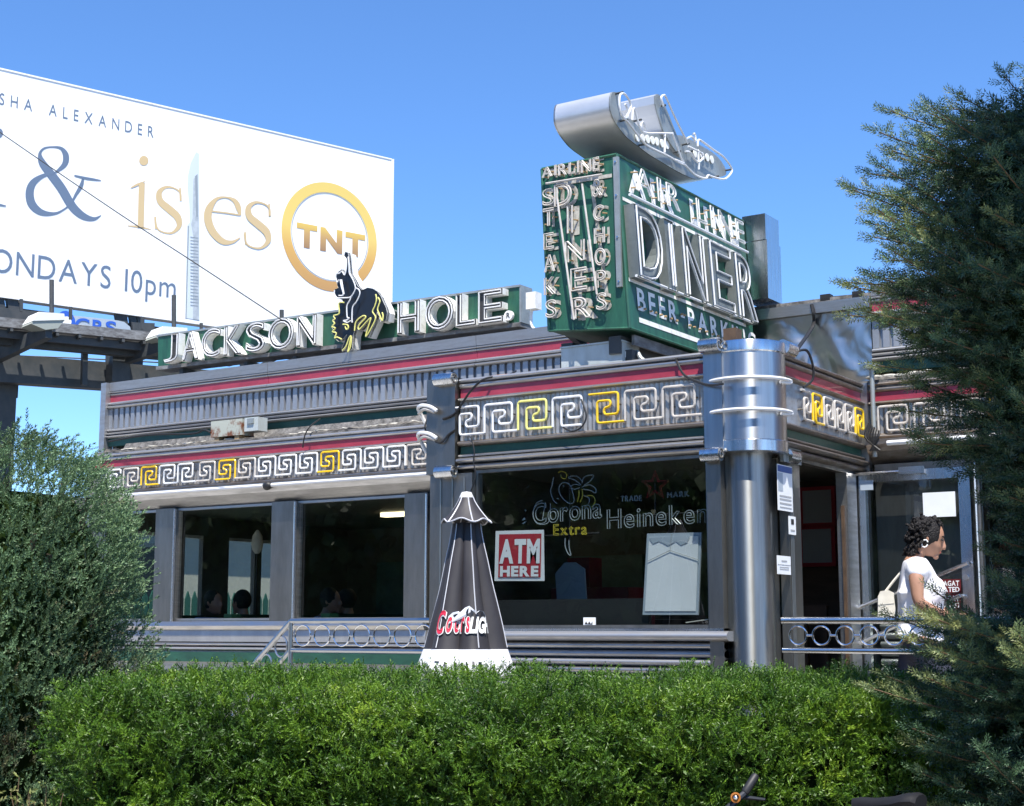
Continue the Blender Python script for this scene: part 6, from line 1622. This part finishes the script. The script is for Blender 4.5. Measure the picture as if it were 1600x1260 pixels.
# ---- clipped hedge
H_L, H_R, H_F, H_B, H_T = -1.70, 3.0, 5.55, 6.85, 1.455
hd_ = thing('hedge', 'long clipped bright green evergreen hedge across the foreground', 'hedge', loc=tuple(LDZ([.5], [6.1], [.16])[0]))
def hedge_clusters(n, face, zlo, zhi):
    out = []
    for _ in range(n):
        if face == 'front':
            l = rng.uniform(H_L, H_R); z = zlo + (zhi - zlo) * rng.random(); d = H_F; nn = (0, -1, .25)
        elif face == 'top':
            l = rng.uniform(H_L, H_R); d = H_F + (H_B - H_F) * rng.random() ** 1.5; z = H_T; nn = (0, -.12, 1)
        elif face == 'left': d = rng.uniform(H_F, H_B); z = rng.uniform(zlo, zhi); l = H_L; nn = (-1, -.2, .25)
        else: l = rng.uniform(H_L, H_R); z = rng.uniform(zlo, zhi); d = H_B; nn = (0, 1, .25)
        k_ = .45 if face == 'top' else 1.0; bump = k_ * (.085 * nz(l * 2.1, z * 2.3, d * 2.1) + .095 * nz(l * 5.0, z * 5.2, d * 5 + 7) + .05 * nz(l * 11, z * 11, d * 11))
        nn = np.array(nn, float); nn /= np.linalg.norm(nn)
        ed = 0
        if face == 'front' and z > H_T - .22: ed = ((z - (H_T - .22)) / .22) ** 2 * .14
        if face == 'top' and d < H_F + .25: ed = ((H_F + .25 - d) / .25) ** 2 * .07
        if l < H_L + .2 and face != 'left': ed += ((H_L + .2 - l) / .2) ** 2 * .10
        p = np.array([l, d, z]) + nn * (bump - ed - abs(rng.normal()) * .045)
        out.append((p, nn))
    return out
cl = hedge_clusters(2900, 'front', .90, H_T) + hedge_clusters(2200, 'top', 0, 0) + hedge_clusters(300, 'left', .3, H_T) + hedge_clusters(420, 'front', .18, .86) + hedge_clusters(420, 'back', .3, H_T)
for _ in range(1500):                     # fills the rounded front shoulder and the depth below the clipped top
    l = rng.uniform(H_L + .05, H_R); k_ = rng.random(); d = H_F + .04 + .5 * k_; z = H_T - .05 - .17 * rng.random() - .12 * (1 - k_) ** 3
    cl.append((np.array([l, d, z]), np.array([0, -.6, .8])))
P, Dr, Tn, Sc = [], [], [], []
for p, nn in cl:
    base = nn * .75 + np.array([0, 0, .55]) + rng.normal(size=3) * .45; base /= np.linalg.norm(base)
    tn = .46 + .34 * nz(p[0] * 2.7, p[2] * 2.9, p[1] * 2.6) + rng.normal() * .13
    k = rng.integers(5, 9)
    for j in range(k):
        P.append(p + rng.normal(size=3) * .012); Dr.append(base + rng.normal(size=3) * .55); Tn.append(tn + rng.normal() * .08); Sc.append(rng.uniform(.75, 1.25))
P, Dr = np.array(P), np.array(Dr)
world_ = lambda A: lr[None] * A[:, :1] + ld[None] * A[:, 1:2] + np.array([0, 0, 1.])[None] * A[:, 2:3]
tv, tf = sprig(12, .046, .0175, .0021, .95, .4, False, 3)
leaf_mesh('foliage', tv, tf, world_(P), frames(world_(Dr)), np.array(Sc), np.clip(Tn, 0, 1), 'hedge_leaf', hd_, 'stuff')
# stems inside the hedge, then a near-black core for its inner shade
mb = MB(); nx, nz_ = 60, 12
def hp(l, d, z): return Vector(tuple(world_(np.array([[l, d, z]]))[0]))
for i in range(70):
    l = H_L + .15 + (H_R - H_L - .3) * (i + rng.random()) / 70; d = rng.uniform(H_F + .3, H_B - .25)
    mb.tube([hp(l, d, .14), hp(l + rng.normal() * .06, d + rng.normal() * .05, .6), hp(l + rng.normal() * .12, d + rng.normal() * .1, 1.22)], [.018, .013, .006], 5)
obj('stems', mb, 'bark', hd_)
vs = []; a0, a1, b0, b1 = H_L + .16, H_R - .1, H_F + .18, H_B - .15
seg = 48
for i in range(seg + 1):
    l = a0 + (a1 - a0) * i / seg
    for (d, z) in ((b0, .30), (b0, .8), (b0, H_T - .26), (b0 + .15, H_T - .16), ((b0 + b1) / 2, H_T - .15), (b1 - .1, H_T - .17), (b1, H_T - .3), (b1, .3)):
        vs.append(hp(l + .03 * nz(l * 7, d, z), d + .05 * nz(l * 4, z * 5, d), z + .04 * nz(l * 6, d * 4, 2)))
obj('dark_core', MB().add(vs, [(i * 8 + j, (i + 1) * 8 + j, (i + 1) * 8 + (j + 1) % 8, i * 8 + (j + 1) % 8) for i in range(seg) for j in range(8)] + [tuple(range(8)), tuple(range(seg * 8, seg * 8 + 8))]), 'inner_shade', hd_)  # solid dark core, so gaps in the hedge look shaded

# ---- juniper on the left
jc = np.array([(-28 - 800) / FPX * 6.9, 6.9, 0]); jn = thing('juniper_bush', 'grey green feathery juniper bush with brown patches at the left edge', 'bush', loc=tuple(LDZ([jc[0]], [jc[1]], [.16])[0]))
P, Dr, Tn, Sc = [], [], [], []
JZ, JR = [.2, .6, 1.0, 1.35, 1.7, 2.0, 2.2, 2.4, 2.52], [.52, .62, .68, .71, .70, .66, .60, .44, .12]
for _ in range(5000):
    z = .25 + 2.25 * rng.random() ** .8; az = rng.uniform(0, 2 * math.pi)
    if math.sin(az) > .3 and rng.random() < .7: continue
    r = np.interp(z, JZ, JR); b = 1 + .17 * nz(math.cos(az) * 1.7, math.sin(az) * 1.7, z * 1.8) + .14 * nz(math.cos(az) * 4, math.sin(az) * 4, z * 4 + 3)
    rr = r * b * (1 - abs(rng.normal()) * .07); p = jc + np.array([math.cos(az) * rr, math.sin(az) * rr, z])
    dirn = np.array([math.cos(az) * .75, math.sin(az) * .75, .75]) + rng.normal(size=3) * .25
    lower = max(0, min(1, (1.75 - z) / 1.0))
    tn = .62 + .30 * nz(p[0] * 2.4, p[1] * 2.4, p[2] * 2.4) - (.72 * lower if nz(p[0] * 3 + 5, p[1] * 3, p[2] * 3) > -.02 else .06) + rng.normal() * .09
    for j in range(rng.integers(4, 7)):
        P.append(p + rng.normal(size=3) * .035); Dr.append(dirn + rng.normal(size=3) * .34); Tn.append(tn + rng.normal() * .07); Sc.append(rng.uniform(.7, 1.35))
P, Dr = np.array(P), np.array(Dr)
tv, tf = sprig(13, .060, .019, .0029, .6, .2, True, 5)
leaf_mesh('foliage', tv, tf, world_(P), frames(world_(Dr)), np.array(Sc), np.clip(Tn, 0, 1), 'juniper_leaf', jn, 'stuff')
mb = MB()
for i in range(40):
    az = rng.uniform(0, 2 * math.pi); z = rng.uniform(.6, 2.4); r = float(np.interp(z, JZ, JR)) * .85
    mb.tube(smooth_path([hp(jc[0], jc[1], .14), hp(jc[0] + math.cos(az) * r * .5, jc[1] + math.sin(az) * r * .5, z * .5), hp(jc[0] + math.cos(az) * r, jc[1] + math.sin(az) * r, z)], 3), .014, 5)
obj('branches', mb, 'bark', jn)
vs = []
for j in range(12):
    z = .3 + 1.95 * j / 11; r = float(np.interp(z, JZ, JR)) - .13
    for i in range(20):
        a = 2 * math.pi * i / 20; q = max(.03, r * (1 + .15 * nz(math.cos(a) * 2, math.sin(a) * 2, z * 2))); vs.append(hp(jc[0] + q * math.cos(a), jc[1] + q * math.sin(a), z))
obj('dark_core', MB().add(vs, [(j * 20 + i, j * 20 + (i + 1) % 20, (j + 1) * 20 + (i + 1) % 20, (j + 1) * 20 + i) for j in range(11) for i in range(20)] + [tuple(range(220, 240))]), 'inner_shade', jn)  # solid dark core painting the shade inside the bush

# ---- blue spruce on the right
sc_ = np.array([(1752 - 800) / FPX * 5.35, 5.35, 0]); sp = thing('spruce_tree', 'dense dark blue green spruce with lit branch tips at the right edge', 'tree', loc=tuple(LDZ([sc_[0]], [sc_[1]], [.1])[0]))
SZ = [.3, 1.0, 1.35, 1.62, 1.76, 1.90, 2.10, 2.22, 2.40, 2.58, 2.80, 3.20, 3.38, 3.48, 3.56, 3.75, 4.6]
SL = [.85, .92, .95, .86, .48, .44, .50, .72, .70, .84, .95, .92, .88, .74, .28, .14, .05]
P, Dr, Tn, Sc = [], [], [], []
wood = MB()
def twig_run(p, dd, n, tn, last):
    for j in range(n):
        P.append(p + dd * (j * .055)); Dr.append(dd + rng.normal(size=3) * .16 + np.array([0, 0, .12])); Tn.append(tn + (last if j == n - 1 else 0) + rng.normal() * .06); Sc.append(rng.uniform(.85, 1.2))
def spruce_branch(z0, az, L, rise, lit=0.0):
    pts = []; wob = rng.normal() * .10
    for i in range(9):
        t_ = i / 8; r = .04 + L * t_; z = z0 + L * (-.16 * t_ + (.16 + rise) * t_ * t_); a2 = az + wob * t_
        pts.append(np.array([sc_[0] + math.cos(a2) * r, sc_[1] + math.sin(a2) * r, z]))
    pts = np.array(pts)
    wood.tube([hp(*p) for p in pts], [max(.0025, .010 * (1 - .95 * i / 8)) for i in range(9)], 4)
    tt = np.linspace(0, 1, 9)
    at_ = lambda t_: np.array([np.interp(t_, tt, pts[:, k]) for k in range(3)])
    step = .036 / L; t_ = .25; side = 1
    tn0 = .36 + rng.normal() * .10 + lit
    while t_ < 1:
        p = at_(t_); d = at_(min(1, t_ + .05)) - at_(t_ - .05); d /= np.linalg.norm(d); sd = np.array([-d[1], d[0], 0]); sd /= np.linalg.norm(sd)
        bl = (.05 + .36 * (1 - t_) * L) * rng.uniform(.75, 1.2); dd = d * .72 + sd * side * .70 + np.array([0, 0, rng.normal() * .26 - .08]); dd /= np.linalg.norm(dd)
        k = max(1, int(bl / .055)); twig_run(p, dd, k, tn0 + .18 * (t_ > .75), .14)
        for j in range(1, k, 2):
            d3 = dd * .7 + np.cross(dd, [0, 0, 1.]) * (.7 if j % 4 == 1 else -.7) + np.array([0, 0, rng.normal() * .3]); d3 /= np.linalg.norm(d3)
            twig_run(p + dd * (j * .055), d3, 1 + (k - j > 2), tn0, .10)
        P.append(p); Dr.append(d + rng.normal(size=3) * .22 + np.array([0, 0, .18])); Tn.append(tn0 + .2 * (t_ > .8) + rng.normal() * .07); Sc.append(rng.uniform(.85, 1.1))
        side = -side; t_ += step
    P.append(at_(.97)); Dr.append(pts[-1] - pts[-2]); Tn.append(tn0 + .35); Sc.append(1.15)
z = .35
while z < 4.6:
    Lm = float(np.interp(z, SZ, SL)); n = 23 if z < 3.8 else 9; a0 = rng.uniform(0, 6.28)
    for i in range(n):
        az = a0 + i * 2 * math.pi / n + rng.normal() * .18
        view = -math.cos(az) * .75 - math.sin(az) * .65            # towards the left and the camera
        if view < -.35 and rng.random() < .7: continue
        spruce_branch(z + rng.normal() * .03, az, max(.10, Lm * rng.uniform(.74, 1.0)), .10 + rng.normal() * .08)
    z += .175
# the longest branches, which make the outline, tinted lighter as if sunlit
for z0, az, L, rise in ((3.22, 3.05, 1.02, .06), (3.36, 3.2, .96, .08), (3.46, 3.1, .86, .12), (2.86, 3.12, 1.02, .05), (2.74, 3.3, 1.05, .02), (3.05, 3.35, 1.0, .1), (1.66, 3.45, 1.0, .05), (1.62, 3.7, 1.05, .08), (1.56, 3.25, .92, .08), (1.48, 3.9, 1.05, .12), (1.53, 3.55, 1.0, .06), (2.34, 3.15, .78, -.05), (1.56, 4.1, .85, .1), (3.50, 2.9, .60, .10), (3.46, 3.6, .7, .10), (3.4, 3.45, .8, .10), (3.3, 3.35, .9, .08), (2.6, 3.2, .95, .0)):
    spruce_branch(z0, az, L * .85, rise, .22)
for _ in range(7500):                      # short twigs that fill the crown, tinted darker as inner shade
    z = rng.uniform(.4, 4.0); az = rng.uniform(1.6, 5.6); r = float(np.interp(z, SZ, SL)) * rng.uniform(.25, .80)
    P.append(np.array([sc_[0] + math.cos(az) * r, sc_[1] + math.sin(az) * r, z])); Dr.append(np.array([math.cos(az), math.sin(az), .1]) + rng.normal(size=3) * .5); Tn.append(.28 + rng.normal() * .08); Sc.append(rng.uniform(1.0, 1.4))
P, Dr = np.array(P), np.array(Dr)
tv, tf = sprig(44, .068, .024, .0022, .85, 0, True, 9); tv, tf = to_tris(tv, tf)
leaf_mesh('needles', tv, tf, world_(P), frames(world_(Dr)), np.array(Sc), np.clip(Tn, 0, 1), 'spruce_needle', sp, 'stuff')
print('spruce twigs', len(P))
obj('branches', wood, 'twig', sp)
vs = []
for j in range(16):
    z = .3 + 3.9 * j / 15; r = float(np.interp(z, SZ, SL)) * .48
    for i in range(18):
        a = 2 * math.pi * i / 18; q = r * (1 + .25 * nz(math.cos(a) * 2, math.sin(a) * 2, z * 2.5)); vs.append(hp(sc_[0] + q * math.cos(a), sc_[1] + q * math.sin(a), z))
obj('dark_core', MB().add(vs, [(j * 18 + i, j * 18 + (i + 1) % 18, (j + 1) * 18 + (i + 1) % 18, (j + 1) * 18 + i) for j in range(15) for i in range(18)] + [tuple(range(270, 288))]), 'inner_shade', sp)  # lumpy dark core standing in for shade around the trunk
obj('trunk', MB().tube([hp(sc_[0], sc_[1], z) for z in (.05, 1.2, 2.6, 4.6)], [.085, .07, .045, .01], 10), 'bark', sp, smooth=True)

# ---- weeds beside the hedge end
wc = np.array([(55 - 800) / FPX * 5.6, 5.6, 0])
wd = thing('weed_clump', 'yellowish tall weeds between the juniper and the hedge end', 'weeds', loc=tuple(LDZ([wc[0]], [wc[1]], [.16])[0]))
P, Dr, Tn, Sc = [], [], [], []; mb = MB()
for i in range(34):
    b = wc + np.array([rng.normal() * .07, rng.normal() * .07, .14]); tp = b + np.array([rng.normal() * .09, rng.normal() * .09, rng.uniform(.72, .98)])
    mb.tube([hp(*b), hp(*tp)], [.004, .0018], 4)
    for j in range(12):
        k = .45 + .55 * j / 11; P.append(b + (tp - b) * k); Dr.append(np.array([rng.normal(), rng.normal(), .5])); Tn.append(rng.random()); Sc.append(rng.uniform(.5, .9))
obj('stalks', mb, 'twig', wd)
tv, tf = sprig(6, .05, .03, .005, .9, .3, False, 12)
leaf_mesh('leaves', tv, tf, world_(np.array(P)), frames(world_(np.array(Dr))), np.array(Sc), np.clip(Tn, 0, 1), 'weed', wd, 'stuff')

# ---- trees across the street (what the glass and the steel mirror) and the tree that shades the spruce
def crown(cx, cy, cz, rx, rz, n, size, thr=-.16):
    v = rng.normal(size=(n, 3)); v /= np.linalg.norm(v, axis=1, keepdims=True); r = (.55 + .45 * rng.random(n)) ** .6
    p = np.stack([cx + v[:, 0] * rx * r, cy + v[:, 1] * rx * r, cz + v[:, 2] * rz * r], 1)
    keep = np.array([nz(q[0] * 1.1, q[1] * 1.1, q[2] * 1.1) > thr for q in p]); return p[keep]
tv = np.array([[0, -.5, 0], [.34, 0, .06], [0, .5, 0], [-.34, 0, .06]]); tf = np.array([[0, 1, 2, 3]])
allp = []; trunks = MB()
for i in range(14):
    x = -46 + i * 3.6 + rng.normal() * .6; y = -17 + rng.normal() * 1.2; h = 7.0 + rng.normal() * .8
    allp.append(crown(x, y, h * .50, 3.0, h * .52, 4200, .5, -.3)); trunks.tube([(x, y, 0), (x, y, h * .6)], [.2, .1], 6)
for i in range(13):
    x = -52 + i * 4.4 + rng.normal() * .6; y = -23 + rng.normal() * 1.0; h = 9.5 + rng.normal() * .6
    allp.append(crown(x, y, h * .48, 3.4, h * .52, 4200, .5, -.6))
allp = np.concatenate(allp)
tl_ = leaf_mesh('tree_line', tv, tf, allp, frames(rng.normal(size=allp.shape)), np.full(len(allp), .62), rng.random(len(allp)), 'street_leaf', None, 'stuff')
tl_['label'] = 'mass of green street trees on the far side of the road'
S0 = np.array(hp(sc_[0] + .36, sc_[1] - .40, 2.62)); cc = S0 + np.array(SUNV) * 6.6
t = thing('shade_tree', 'leafy street tree beside the pavement that shades the spruce', 'tree', loc=(cc[0] + .6, cc[1], .1))
pp_ = crown(cc[0], cc[1], cc[2], 1.12, .92, 2100, .2)
leaf_mesh('crown', tv, tf, pp_, frames(rng.normal(size=pp_.shape)), np.full(len(pp_), .24), rng.random(len(pp_)), 'street_leaf', t, 'stuff')
obj('trunk', MB().tube(smooth_path([(cc[0] + .6, cc[1], .08), (cc[0] + .5, cc[1], 4), (cc[0], cc[1], cc[2])], 5), .10, 8), 'bark', t, smooth=True)
